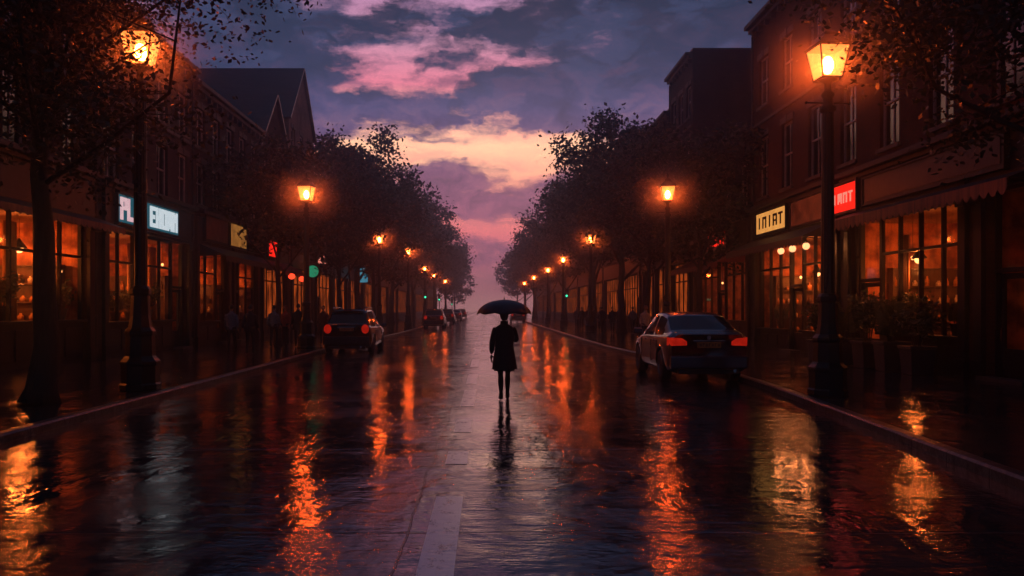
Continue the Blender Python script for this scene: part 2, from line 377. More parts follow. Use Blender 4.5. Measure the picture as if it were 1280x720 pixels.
def leafmat(name, a, b, c):
    m, nt, out = newmat(name)
    bs = nt.node('ShaderNodeBsdfPrincipled'); rnd = nt.node('ShaderNodeNewGeometry').outputs['Random Per Island']
    nt.put(bs.inputs['Base Color'], nt.ramp(rnd, [(0, a), (.5, b), (1, c)]))
    bs.inputs['Roughness'].default_value = .42
    tl = nt.node('ShaderNodeBsdfTranslucent'); nt.put(tl.inputs[0], nt.ramp(rnd, [(0, b), (1, c)]))
    mx = nt.node('ShaderNodeMixShader'); mx.inputs[0].default_value = .25
    nt.l.new(bs.outputs[0], mx.inputs[1]); nt.l.new(tl.outputs[0], mx.inputs[2]); nt.l.new(mx.outputs[0], out.inputs[0])
leafmat('leaf_green', (.008, .024, .016), (.014, .034, .020), (.024, .040, .020))
leafmat('leaf_autumn', (.012, .022, .012), (.026, .034, .016), (.060, .036, .014))
leafmat('leaf_shrub', (.022, .045, .018), (.04, .07, .022), (.06, .075, .03))

# ------------------------------------------------------------------ mesh builder and object helpers
class MB:
    def __init__(s): s.v = []; s.f = []
    def add(s, vs, fs):
        n = len(s.v); s.v += [tuple(p) for p in vs]; s.f += [tuple(i + n for i in f) for f in fs]; return s
    def box(s, x0, x1, y0, y1, z0, z1):
        x0, x1 = min(x0, x1), max(x0, x1); y0, y1 = min(y0, y1), max(y0, y1); z0, z1 = min(z0, z1), max(z0, z1)
        return s.add([(x0, y0, z0), (x1, y0, z0), (x1, y1, z0), (x0, y1, z0), (x0, y0, z1), (x1, y0, z1), (x1, y1, z1), (x0, y1, z1)],
                     [(0, 3, 2, 1), (4, 5, 6, 7), (0, 1, 5, 4), (1, 2, 6, 5), (2, 3, 7, 6), (3, 0, 4, 7)])
    def face(s, *p): return s.add(p, [tuple(range(len(p)))])
    def lathe(s, prof, n=16, c=(0, 0, 0), sx=1, sy=1, ph=0, caps=True):
        vs, fs = [], []
        for r, z in prof:
            for k in range(n):
                a = 2 * PI * k / n + ph
                vs.append((c[0] + r * sx * math.cos(a), c[1] + r * sy * math.sin(a), c[2] + z))
        for i in range(len(prof) - 1):
            for k in range(n):
                fs.append((i * n + k, i * n + (k + 1) % n, (i + 1) * n + (k + 1) % n, (i + 1) * n + k))
        if caps: fs += [tuple(range(n))[::-1], tuple(range((len(prof) - 1) * n, len(prof) * n))]
        return s.add(vs, fs)
    def tube(s, pts, rad, n=7):
        pts = [Vector(p) for p in pts]
        if not hasattr(rad, '__len__'): rad = [rad] * len(pts)
        d = (pts[1] - pts[0]).normalized()
        a = d.orthogonal().normalized(); vs, fs = [], []
        for i, p in enumerate(pts):
            q = (pts[min(i + 1, len(pts) - 1)] - pts[max(i - 1, 0)]).normalized()
            a = (a - q * a.dot(q)); a = a.normalized() if a.length > 1e-6 else q.orthogonal().normalized()
            b = q.cross(a)
            for k in range(n):
                w = 2 * PI * k / n; vs.append(p + (a * math.cos(w) + b * math.sin(w)) * rad[i])
        for i in range(len(pts) - 1):
            for k in range(n): fs.append((i * n + k, i * n + (k + 1) % n, (i + 1) * n + (k + 1) % n, (i + 1) * n + k))
        fs += [tuple(range(n))[::-1], tuple(range((len(pts) - 1) * n, len(pts) * n))]
        return s.add(vs, fs)
    def sphere(s, c, r, n=12, m=8, sx=1, sy=1, sz=1):
        return s.lathe([(max(r * math.sin(PI * i / m), 1e-4), -r * sz * math.cos(PI * i / m)) for i in range(m + 1)], n, c, sx, sy)
    def xform(s, mat): s.v = [tuple(mat @ Vector(p)) for p in s.v]; return s
    def mesh(s, name):
        me = bpy.data.meshes.new(name); me.from_pydata(s.v, [], s.f); me.update(); return me
    def build(s, name, m, parent=None, smooth=False, org=None, bevel=0):
        """One mesh object; org = the world point its thing stands at, when the vertices are in world coordinates."""
        if org is not None: s.v = [(a - org[0], b - org[1], c - org[2]) for a, b, c in s.v]
        me = s.mesh(name)
        me.materials.append(M[m] if isinstance(m, str) else m)
        if smooth:
            for p in me.polygons: p.use_smooth = True
        return link(name, me, parent, bevel)
def link(name, me, parent=None, bevel=0):
    o = bpy.data.objects.new(name, me); COL.objects.link(o)
    if parent is not None: o.parent = parent
    if bevel:
        b = o.modifiers.new('bevel', 'BEVEL'); b.width = bevel; b.segments = 2; b.limit_method = 'ANGLE'; b.angle_limit = R(40)
    return o
def tag(o, label=None, cat=None, group=None, kind=None):
    if label: o['label'] = label
    if cat: o['category'] = cat
    if group: o['group'] = group
    if kind: o['kind'] = kind
    return o
def thing(name, label, cat, loc=(0, 0, 0), rz=0, group=None):
    o = bpy.data.objects.new(name, None); COL.objects.link(o)
    o.location = loc; o.rotation_euler = (0, 0, rz); o.empty_display_size = .1
    return tag(o, label, cat, group)
def kids(o): return list(o.children)
def copy_tree(o, parent=None):
    c = o.copy(); COL.objects.link(c)
    if parent is not None: c.parent = parent
    for ch in kids(o): copy_tree(ch, c)
    return c
def point(name, loc, watts, col, radius, parent=None):
    l = bpy.data.lights.new(name, 'POINT'); l.energy = watts; l.color = col; l.shadow_soft_size = radius
    o = bpy.data.objects.new(name, l); COL.objects.link(o); o.location = loc
    if parent is not None: o.parent = parent
    return o

# ================================================================== SETTING: ground, road, pavements, kerbs, markings
g = MB(); g.face((-400, -90, -.03), (400, -90, -.03), (400, 520, -.03), (-400, 520, -.03))
tag(g.build('ground', 'bare_ground'), kind='structure')
LK = [(-60, -6.15), (6, -6.2), (10, -6.25), (22, -6.38), (28, -6.5), (33, -6.55), (38, -6.45), (44, -6.15), (52, -5.9), (80, -5.7), (520, -5.5)]
RK = [(-60, 4.9), (4, 4.95), (7.4, 5.08), (10, 5.35), (12.5, 5.6), (15, 5.85), (18, 6.1), (22, 6.2), (25, 6.05), (29, 5.6), (34, 5.3), (42, 5.15), (60, 5.1), (520, 5.0)]
def interp(tab, y):
    for (a, va), (b, vb) in zip(tab, tab[1:]):
        if y <= b:
            k = (y - a) / (b - a); k = min(max(k, 0), 1); return va + (vb - va) * k
    return tab[-1][1]
def smoothk(tab, y): return sum(interp(tab, y + d) for d in (-2, -1, 0, 1, 2)) / 5
YS = [-60, -30, -10] + [i * .75 for i in range(0, 80)] + [62 + 6 * i for i in range(30)] + [250, 300, 400, 515]
road = MB(); pl = MB(); pr = MB(); kl = MB(); kr = MB()
for a, b in zip(YS, YS[1:]):
    la, lb, ra, rb = smoothk(LK, a), smoothk(LK, b), smoothk(RK, a), smoothk(RK, b)
    road.face((la, a, 0), (ra, a, 0), (rb, b, 0), (lb, b, 0))
    pl.face((-30, a, .14), (la - .16, a, .128), (lb - .16, b, .128), (-30, b, .14))
    pr.face((ra + .16, a, .128), (30, a, .14), (30, b, .14), (rb + .16, b, .128))
    for mb, x0, x1, y_0, y_1, s in ((kl, la, lb, a, b, -1), (kr, ra, rb, a, b, 1)):
        A = [(0, -.02), (0, .105), (.03, .132), (.165, .134)]
        for (o0, z0), (o1, z1) in zip(A, A[1:]):
            mb.face((x0 + s * o0, y_0, z0), (x1 + s * o0, y_1, z0), (x1 + s * o1, y_1, z1), (x0 + s * o1, y_0, z1))
tag(road.build('road', 'wet_asphalt'), kind='structure')
tag(pl.build('pavement_left', 'wet_paving'), kind='structure')
tag(pr.build('pavement_right', 'wet_paving'), kind='structure')
tag(kl.build('kerb_left', 'kerb_stone'), kind='structure')
tag(kr.build('kerb_right', 'kerb_stone'), kind='structure')
mk = MB()
dash = [(4.0, 7.45, -.34), (9.0, 9.8, -.34), (11.3, 12.6, -.34), (14.3, 17.2, -.345), (18.6, 21.4, -.35)] + [(24 + 7 * i, 27.5 + 7 * i, -.36) for i in range(25)]
for a, b, xc in dash:
    mk.face((xc - .125, a, .004), (xc + .125, a, .004), (xc + .125, b, .004), (xc - .125, b, .004))
tag(mk.build('road_markings', 'worn_paint'), kind='structure')

# ================================================================== BUILDINGS
def fbox(mb, side, xf, y0, y1, z0, z1, o0, o1):
    """A box on a facade at x = xf; o is the distance out of the wall, towards the street."""
    d = -side
    return mb.box(xf + d * o0, xf + d * o1, y0, y1, z0, z1)
_wc = {}
def window(root, side, y, z0, z1, w, fm='window_paint', gm='window_glass', lit=False, org=(0, 0, 0), xf=0):
    h = z1 - z0; key = (side, round(w, 2), round(h, 2), fm, lit)
    d = -side
    if key not in _wc:
        f = MB(); b = .075
        X = lambda o0, o1: (d * o0, d * o1)
        for (a0, a1, c0, c1) in ((-w / 2, -w / 2 + b, 0, h), (w / 2 - b, w / 2, 0, h), (-w / 2 + b, w / 2 - b, 0, b), (-w / 2 + b, w / 2 - b, h - b, h)):
            f.box(*X(-.20, -.11), a0, a1, c0, c1)
        f.box(*X(-.185, -.105), -w / 2 + b, w / 2 - b, h * .52 - .03, h * .52 + .03)
        f.box(*X(-.18, -.13), -.018, .018, b, h * .52 - .03); f.box(*X(-.18, -.13), -.018, .018, h * .52 + .03, h - b)
        p = MB(); p.box(*X(-.172, -.16), -w / 2 + b, w / 2 - b, b, h - b)
        s = MB(); s.box(*X(-.21, .09), -w / 2 - .1, w / 2 + .1, -.12, -.003)
        l = MB(); l.box(*X(-.002, .035), -w / 2 - .12, w / 2 + .12, h + .003, h + .24); l.box(*X(.035, .06), -.09, .09, h - .0, h + .28)
        ms = []
        for mb, nm, mt in ((f, 'window', fm), (p, 'pane', 'lit_room' if lit else gm), (s, 'sill', 'stone_trim'), (l, 'lintel', 'stone_trim')):
            me = mb.mesh(nm); me.materials.append(M[mt]); ms.append(me)
        _wc[key] = ms
    ms = _wc[key]
    o = link('window', ms[0], root); o.location = (xf - org[0], y - org[1], z0 - org[2])
    for nm, me in zip(('pane', 'sill', 'lintel'), ms[1:]): link(nm, me, o)
    return o

def building(name, label, side, xf, y0, y1, h, rows, ncol, wallm, shops=(), roof='flat', peak=0, depth=11, ww=1.05, paintm='shop_paint_black', lit=(), cols=None, top=4.45, fasc=True, chim=True):
    d = -side; org = (xf, (y0 + y1) / 2, 0)
    root = thing(name, label, 'building', org)
    cols = cols or [y0 + (y1 - y0) * (i + .5) / ncol for i in range(ncol)]
    holes = [(c - ww / 2, c + ww / 2, a, b) for (a, b) in rows for c in cols]
    holes += [(s['y0'], s['y1'], 0, top) for s in shops]
    ys = sorted({y0, y1} | {q for hh in holes for q in hh[:2]}); zs = sorted({0, h} | {q for hh in holes for q in hh[2:]})
    w = MB(); P = lambda y, z, o: (xf + d * o, y, z)
    for a, b in zip(ys, ys[1:]):
        for e, f in zip(zs, zs[1:]):
            my, mz = (a + b) / 2, (e + f) / 2
            if any(q[0] < my < q[1] and q[2] < mz < q[3] for q in holes): continue
            w.face(P(a, e, 0), P(b, e, 0), P(b, f, 0), P(a, f, 0))
    for a, b, e, f in holes:
        r = -.28
        w.face(P(a, e, 0), P(a, f, 0), P(a, f, r), P(a, e, r)); w.face(P(b, e, 0), P(b, f, 0), P(b, f, r), P(b, e, r))
        w.face(P(a, f, 0), P(b, f, 0), P(b, f, r), P(a, f, r))
        if e > 0: w.face(P(a, e, 0), P(b, e, 0), P(b, e, r), P(a, e, r))
    D = -depth; ym = (y0 + y1) / 2
    w.face(P(y0, 0, 0), P(y0, 0, D), P(y0, h, D), P(y0, h, 0)); w.face(P(y1, 0, 0), P(y1, 0, D), P(y1, h, D), P(y1, h, 0))
    w.face(P(y0, 0, D), P(y1, 0, D), P(y1, h, D), P(y0, h, D))
    rf = MB()
    if roof == 'flat':
        rf.face(P(y0 + .25, h - .35, -.25), P(y1 - .25, h - .35, -.25), P(y1 - .25, h - .35, D + .2), P(y0 + .25, h - .35, D + .2))
        for a, b, o0, o1 in ((y0, y1, 0, -.25), (y0, y1, D, D + .25), (y0, y0 + .25, -.25, D + .25), (y1 - .25, y1, -.25, D + .25)):
            fbox(rf, side, xf, a, b, h + .002, h + .10, o0, o1); 
            fbox(w, side, xf, a + .002, b - .002, h - .4, h, o0 - .002 * (1 if o0 == 0 else 0), o1)
    elif roof == 'gable':       # ridge runs back from the street
        w.face(P(y0, h, 0), P(y1, h, 0), P(ym, peak, 0)); w.face(P(y0, h, D), P(y1, h, D), P(ym, peak, D))
        for a, s in ((y0, -1), (y1, 1)):
            n = Vector((0, s * (peak - h), (y1 - y0) / 2)).normalized() * .14
            q = [P(a + s * .25, h - .25 * (peak - h) / ((y1 - y0) / 2), .22), P(ym, peak, .22), P(ym, peak, D - .1), P(a + s * .25, h - .25 * (peak - h) / ((y1 - y0) / 2), D - .1)]
            up = [tuple(Vector(p) + n) for p in q]
            rf.add(q + up, [(0, 1, 2, 3), (4, 7, 6, 5), (0, 4, 5, 1), (1, 5, 6, 2), (2, 6, 7, 3), (3, 7, 4, 0)])
    else:                       # ridge parallel to the street
        mo = D / 2
        for yy in (y0, y1): w.face(P(yy, h, 0), P(yy, h, D), P(yy, peak, mo))
        for o0 in (.3, D - .3):
            q = [P(y0 - .1, h - .1, o0), P(y1 + .1, h - .1, o0), P(y1 + .1, peak, mo), P(y0 - .1, peak, mo)]
            up = [(a, b, c + .14) for a, b, c in q]
            rf.add(q + up, [(0, 1, 2, 3), (4, 7, 6, 5), (0, 4, 5, 1), (1, 5, 6, 2), (2, 6, 7, 3), (3, 7, 4, 0)])
    w.build('wall', wallm, root, org=org)
    ro = rf.build('roof', 'lead' if roof == 'flat' else 'slate_roof', root, org=org)
    if chim:
        c = MB(); cy_ = y1 - .9 if roof != 'gable' else ym; cz = max(h, peak)
        fbox(c, side, xf, cy_ - .45, cy_ + .45, cz - 1.2, cz + 1.1, D * .45 - .4, D * .45 + .4); fbox(c, side, xf, cy_ - .52, cy_ + .52, cz + 1.1, cz + 1.25, D * .45 - .47, D * .45 + .47)
        for k in (-.22, .22): c.lathe([(.11, 0), (.09, .4)], 8, (xf + d * D * .45, cy_ + k, cz + 1.25))
        c.build('chimney', wallm, ro, org=org)
    # cornice with brackets
    cn = MB()
    ch = h - .45 if roof == 'flat' else h - .35
    if roof != 'gable':
        fbox(cn, side, xf, y0 + .02, y1 - .02, ch, ch + .16, .003, .22); fbox(cn, side, xf, y0 + .01, y1 - .01, ch + .16, ch + .32, .003, .40)
        k = y0 + .3
        while k < y1 - .3:
            fbox(cn, side, xf, k, k + .12, ch - .22, ch - .003, .003, .18); k += .75
    for (a, b) in rows[:-1] or rows[:1]:
        sc_ = MB(); fbox(sc_, side, xf, y0 + .02, y1 - .02, b + .55, b + .67, .003, .09); sc_.build('string_course', 'stone_trim', root, org=org)
    if cn.v: cn.build('cornice', 'stone_trim', root, org=org)
    for j, (a, b) in enumerate(rows):
        for i, c in enumerate(cols): window(root, side, c, a, b, ww, lit=(j, i) in lit, org=org, xf=xf)
    # drainpipe
    dp = MB(); dp.tube([P(y1 - .22, .2, .1), P(y1 - .22, h - .6, .1)], .05, 8)
    for k in range(3): fbox(dp, side, xf, y1 - .30, y1 - .14, 1.5 + k * 3.2, 1.58 + k * 3.2, .003, .13)
    dp.build('drainpipe', 'cast_iron', root, org=org)
    for s in shops: shopfront(root, side, xf, org, s, top, paintm)
    return root

def shopfront(root, side, xf, org, s, top, pm):
    y0, y1 = s['y0'], s['y1']; pm = s.get('paint', pm); d = -side
    sill = s.get('sill', 1.15); door = s.get('door'); far = s.get('far')
    segs = [(y0, y1)] if not door else [q for q in ((y0, door[0]), (door[1], y1)) if q[1] - q[0] > .3]
    rs = MB(); fr = MB(); gl = MB()
    for a, b in segs:
        fbox(rs, side, xf, a + .003, b - .003, 0.1, sill, -.27, -.10)
        fbox(rs, side, xf, a + .003, b - .003, sill, sill + .07, -.27, .05)
        n = max(1, round((b - a) / 1.15)); st = (b - a) / n
        for i in range(n): fbox(rs, side, xf, a + st * i + .15, a + st * (i + 1) - .15, .32, sill - .18, -.10, -.07)
        for i in range(n + 1):
            c = min(max(a + st * i, a + .045), b - .045)
            fbox(fr, side, xf, c - .04, c + .04, sill + .07, top - .003, -.23, -.12)
        fbox(fr, side, xf, a + .08, b - .08, 3.32, 3.40, -.22, -.13); fbox(fr, side, xf, a + .08, b - .08, top - .09, top - .005, -.22, -.13)
        gl.face(*[(xf - d * .18, q0, q1) for q0, q1 in ((a + .02, sill + .07), (b - .02, sill + .07), (b - .02, top - .02), (a + .02, top - .02))])
    rs.build('stall_riser', pm, root, org=org, bevel=.012)
    fr.build('window_frame', pm, root, org=org, bevel=.008)
    gl.build('shop_window', 'lit_shop' if far else 'shop_glass', root, org=org)
    if door:
        a, b = door; dm = MB(); pane = MB(); o = -.24
        fbox(dm, side, xf, a + .06, a + .18, .12, 2.55, o - .06, o); fbox(dm, side, xf, b - .18, b - .06, .12, 2.55, o - .06, o)
        fbox(dm, side, xf, a + .18, b - .18, .12, .85, o - .055, o - .005); fbox(dm, side, xf, a + .18, b - .18, 2.42, 2.55, o - .055, o - .005)
        fbox(dm, side, xf, a + .003, b - .003, 2.57, 2.67, -.27, -.12); fbox(dm, side, xf, a + .003, a + .055, .1, 4.4, -.27, -.12); fbox(dm, side, xf, b - .055, b - .003, .1, 4.4, -.27, -.12)
        do = dm.build('door', pm, root, org=org, bevel=.008)
        for a0, b0, c0, e0, oo in ((a + .18, b - .18, .85, 2.42, o - .03), (a + .055, b - .055, 2.67, top - .02, -.195)): pane.face(*[(xf + d * oo, q0, q1) for q0, q1 in ((a0, c0), (b0, c0), (b0, e0), (a0, e0))])
        pane.build('pane', 'lit_shop' if far else 'shop_glass', do, org=org)
        hd = MB(); x = xf + d * (o + .05); hd.tube([(x - d * .05, b - .12, 1.0), (x, b - .12, 1.02), (x, b - .12, 1.28), (x - d * .05, b - .12, 1.30)], .012, 6)
        hd.build('handle', 'chrome', do, org=org)
        stp = MB(); fbox(stp, side, xf, a, b, .10, .22, -.05, .32); stp.build('doorstep', 'stone_trim', root, org=org, bevel=.015)
    for c in (y0 - .16, y1 + .16):
        p = MB(); fbox(p, side, xf, c - .15, c + .15, .1, top, .003, .12); fbox(p, side, xf, c - .18, c + .18, .1, .55, .12, .16); fbox(p, side, xf, c - .18, c + .18, top - .25, top, .12, .17)
        p.build('pilaster', pm, root, org=org, bevel=.01)
    fa = MB(); fbox(fa, side, xf, y0 - .3, y1 + .3, top + .003, 5.72, .003, .12); fbox(fa, side, xf, y0 - .3, y1 + .3, top + .003, top + .1, .12, .17)
    fa.build('fascia', pm, root, org=org, bevel=.01)
    cn = MB(); fbox(cn, side, xf, y0 - .32, y1 + .32, 5.722, 5.85, .003, .24); fbox(cn, side, xf, y0 - .34, y1 + .34, 5.85, 6.02, .003, .42)
    cn.build('shop_cornice', pm, root, org=org, bevel=.02)
    if far: return
    dep = s.get('dep', 4.2); b = MB(); fl = MB(); ce = MB()
    P = lambda y, z, o: (xf + d * o, y, z)
    b.face(P(y0, .1, -dep), P(y1, .1, -dep), P(y1, top, -dep), P(y0, top, -dep))
    for yy in (y0 - .02, y1 + .02): b.face(P(yy, .1, -.29), P(yy, .1, -dep), P(yy, top, -dep), P(yy, top, -.29))
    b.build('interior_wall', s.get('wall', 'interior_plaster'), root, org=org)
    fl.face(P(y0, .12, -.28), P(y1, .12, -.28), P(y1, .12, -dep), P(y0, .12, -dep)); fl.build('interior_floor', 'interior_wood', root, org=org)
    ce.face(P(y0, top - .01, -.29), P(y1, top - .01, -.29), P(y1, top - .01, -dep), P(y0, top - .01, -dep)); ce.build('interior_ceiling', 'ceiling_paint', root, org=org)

LX, RX = -12.5, 11.5
r2 = [(6.1, 8.1), (8.95, 10.6)]
building('brick_building', 'dark brown brick building behind the big left tree with wide glowing café windows', -1, LX, 8, 25.6, 12.6, r2, 6, 'brick_brown',
         [dict(y0=17.4, y1=25.0, door=(17.6, 18.7), sill=1.35), dict(y0=9, y1=16.4, sill=1.35)], paintm='shop_paint_black')
building('brick_building', 'dark brick building above the pink and white illuminated shop sign', -1, LX, 25.62, 34, 12.0, r2, 4, 'brick_grey',
         [dict(y0=26.3, y1=33.3, door=(32.1, 33.2), sill=1.25)], paintm='shop_paint_green')
building('brick_building', 'low-eaved dark terrace building with ochre and rust sign boards over its shops', -1, LX, 34.02, 44, 11.5, [(6.3, 8.1), (8.8, 10.5)], 5, 'brick_brown',
         [dict(y0=34.6, y1=38.6, door=(37.4, 38.5)), dict(y0=39.6, y1=43.4, door=(39.7, 40.8))], roof='eave', peak=13.8, paintm='shop_paint_brown')
building('gabled_building', 'smaller gabled building with slate roof just in front of the tall gable', -1, LX, 44.02, 50.4, 10.9, [(6.3, 8.2), (8.8, 10.4)], 3, 'brick_brown',
         [dict(y0=44.7, y1=49.8, far=True)], roof='gable', peak=14.3, chim=False)
building('gabled_building', 'tallest gabled house on the left with pale front and steep slate roof', -1, LX, 50.6, 57.6, 14.0, [(6.3, 8.2), (9.2, 11.0), (11.9, 13.4)], 3, 'brick_buff',
         [dict(y0=51.3, y1=57, far=True)], roof='gable', peak=17.9, chim=False)
fl = [('brick_building', 'brick shop building with lit window behind the tallest left tree', 58, 72, 11.5, 5, 'brick_brown'), ('brick_building', 'second lit shop building past the left gables', 72.1, 90, 12.5, 6, 'brick_grey'),
      ('brick_building', 'hazy brick building beside the blue square sign', 90.1, 112, 11.8, 7, 'brick_red'), ('brick_building', 'hazy far brick building behind the small parked cars', 112.1, 140, 12.5, 8, 'brick_brown'), ('brick_building', 'farthest misty building on the left', 140.1, 190, 12, 12, 'brick_grey')]
for nm, lb, a, b, h, n, wm in fl:
    mid = (a + b) / 2
    building(nm, lb, -1, LX, a, b, h, [(6.2, 8.1), (8.9, 10.5)], n, wm, [dict(y0=a + .7, y1=mid - .5, far=True, door=(a + 1.5, a + 2.6)), dict(y0=mid + .5, y1=b - .7, far=True)], depth=9, chim=False)
rr = [(6.4, 8.9), (10.2, 12.2)]
building('brick_building', 'tall dark red brick building over the red sign and lit restaurant window', 1, RX, 6, 34.5, 14.0, rr, 11, 'brick_red',
         [dict(y0=19.35, y1=25.2, door=(23.6, 24.9), sill=1.0), dict(y0=26.3, y1=33.9, sill=.9, door=(29.4, 30.6)), dict(y0=16.6, y1=18.4, sill=1.0, door=(16.7, 18.3)), dict(y0=8, y1=15.6)], paintm='shop_paint_black', ww=1.1, depth=12)
building('brick_building', 'low dark building between the red brick building and the tall flat block', 1, RX, 34.52, 44.4, 9.7, [(6.3, 8.2)], 4, 'brick_brown',
         [dict(y0=35.2, y1=43.8, door=(39, 40.2))], roof='eave', peak=11.6, paintm='shop_paint_brown')
building('brick_building', 'tall flat-roofed block with bracketed cornice rising over the right-hand trees', 1, RX, 44.6, 50, 16.2, [(6.4, 8.4), (9.6, 11.4), (12.6, 14.4)], 3, 'brick_grey',
         [dict(y0=45.2, y1=49.4, far=True)], depth=14)
fr_ = [('brick_building', 'flat-topped building peeping over the tree behind the second right lamp', 50.1, 59, 14.3, 4, 'brick_brown'), ('brick_building', 'lit shop building behind the crowd on the right pavement', 59.1, 78, 11.5, 7, 'brick_red'),
       ('brick_building', 'hazy right-side building beyond the crowd', 78.1, 100, 12.4, 8, 'brick_grey'), ('brick_building', 'far misty right-side building behind the shrinking lamps', 100.1, 135, 12, 10, 'brick_brown'), ('brick_building', 'farthest misty building on the right', 135.1, 190, 12.5, 12, 'brick_grey')]
for nm, lb, a, b, h, n, wm in fr_:
    mid = (a + b) / 2
    building(nm, lb, 1, RX, a, b, h, [(6.2, 8.1), (8.9, 10.5)], n, wm, [dict(y0=a + .7, y1=mid - .5, far=True, door=(a + 1.5, a + 2.6)), dict(y0=mid + .5, y1=b - .7, far=True)], depth=9, chim=False)

# ================================================================== AWNINGS AND SIGNS
def awning(label, side, xf, y0, y1, z1, z0, out, m, vm=None, drop=.28):
    org = (xf, (y0 + y1) / 2, z0); d = -side
    root = thing('awning', label, 'awning', org)
    c = MB(); P = lambda y, z, o: (xf + d * o, y, z); n = 14
    for k in range(2):
        dz_ = -.012 * k
        for i in range(n):
            a = y0 + (y1 - y0) * i / n; b = y0 + (y1 - y0) * (i + 1) / n
            c.face(P(a, z1 + dz_, .18), P(b, z1 + dz_, .18), P((b), z0 + dz_, out), P(a, z0 + dz_, out))
    for yy in (y0, y1): c.face(P(yy, z1, .18), P(yy, z0, out), P(yy, z0 - .02, .18))
    c.build('canvas', m, root, org=org)
    v = MB(); k = max(6, int((y1 - y0) / .3)); st = (y1 - y0) / k
    for i in range(k):
        a = y0 + st * i; pts = [P(a, z0, out + .004), P(a + st, z0, out + .004)] + [P(a + st * (1 - q / 6), z0 - drop * (.62 + .38 * math.sin(PI * q / 6)), out + .004) for q in range(7)]
        v.face(*pts); v.face(*[(p[0] + d * .006, p[1], p[2]) for p in pts])
    v.build('valance', vm or m, root, org=org)
    f = MB(); f.tube([P(y0, z0 - .02, out - .02), P(y1, z0 - .02, out - .02)], .02, 6)
    for yy in (y0 + .1, y1 - .1): f.tube([P(yy, z0 - .02, out - .02), P(yy, z0 - .12, .18)], .015, 6)
    f.build('frame', 'cast_iron', root, org=org)
    return root
awning('dark canvas awning over the left café windows with orange-lit scalloped edge', -1, LX, 17.0, 25.4, 4.62, 4.30, 1.05, 'canvas_dark', 'canvas_striped', .22)
awning('plain dark awning over the shop with ochre and rust boards', -1, LX, 34.4, 43.8, 4.55, 4.05, 1.3, 'canvas_dark')
awning('dark red awning on the smaller gabled building', -1, LX, 44.6, 49.9, 4.5, 3.9, 1.3, 'canvas_red')
awning('dark sloping awning above the three hanging globe lamps', 1, RX, 26.0, 34.2, 4.62, 4.12, 1.25, 'canvas_dark')
awning('dark awning with striped valance over the restaurant window and planters', 1, RX, 16.2, 25.0, 4.70, 4.42, .95, 'canvas_dark', 'canvas_striped', .34)
awning('rust red awning on the low building past the globe lamps', 1, RX, 35.0, 44.0, 4.4, 3.8, 1.4, 'canvas_red')

rnd = random.Random(5)
def glyphs(m_, root, org, side, xf, y0, y1, z0, z1, o, n, seed):
    """A row of blocky letter shapes as heavy strokes."""
    q = random.Random(seed); st = (y1 - y0) / n; h = z1 - z0; w = st * .74; t_ = min(w * .24, h * .2)
    for i in range(n):
        a = y0 + st * i + st * .13; kind = q.choice('HEITLNMIA')
        bars = {'I': [(.38, .62, 0, 1)], 'H': [(0, .25, 0, 1), (.75, 1, 0, 1), (.25, .75, .42, .6)], 'E': [(0, .25, 0, 1), (.25, 1, 0, .18), (.25, .85, .42, .58), (.25, 1, .82, 1)],
                'T': [(.38, .62, 0, .82), (0, 1, .82, 1)], 'L': [(0, .25, 0, 1), (.25, 1, 0, .18)], 'N': [(0, .25, 0, 1), (.75, 1, 0, 1), (.25, .75, .78, 1)], 'M': [(0, .2, 0, 1), (.4, .6, .2, .8), (.8, 1, 0, 1), (.2, .8, .82, 1)], 'A': [(0, .25, 0, .8), (.75, 1, 0, .8), (0, 1, .8, 1), (.25, .75, .35, .5)]}[kind]
        mb = MB()
        for b0, b1, c0, c1 in bars: fbox(mb, side, xf, a + w * b0, a + w * b1, z0 + h * c0, z0 + h * c1, o, o + .02)
        mb.build('letter', m_, root, org=org)
def sign(label, side, xf, y0, y1, z0, z1, face, letters=None, n=6, seed=1, frame='sign_board_dark', o=.14, inset=.10, cat='shop sign', name='shop_sign', lh=.62, halo=None):
    org = (xf, (y0 + y1) / 2, z0)
    root = thing(name, label, cat, org)
    b = MB(); fbox(b, side, xf, y0, y1, z0, z1, o, o + .10)
    for a, c, e, f in ((y0 - .05, y1 + .05, z1, z1 + .05), (y0 - .05, y1 + .05, z0 - .05, z0), (y0 - .05, y0, z0, z1), (y1, y1 + .05, z0, z1)): fbox(b, side, xf, a, c, e, f, o, o + .14)
    b.build('board', frame, root, org=org, bevel=.008)
    p = MB(); fbox(p, side, xf, y0 + inset, y1 - inset, z0 + inset * .7, z1 - inset * .7, o + .102, o + .115); p.build('lit_panel', face, root, org=org)
    if letters:
        h = (z1 - z0) * lh; zc = (z0 + z1) / 2
        glyphs(letters, root, org, side, xf, y0 + inset + .1, y1 - inset - .1, zc - h / 2, zc + h / 2, o + .117, n, seed)
    return root
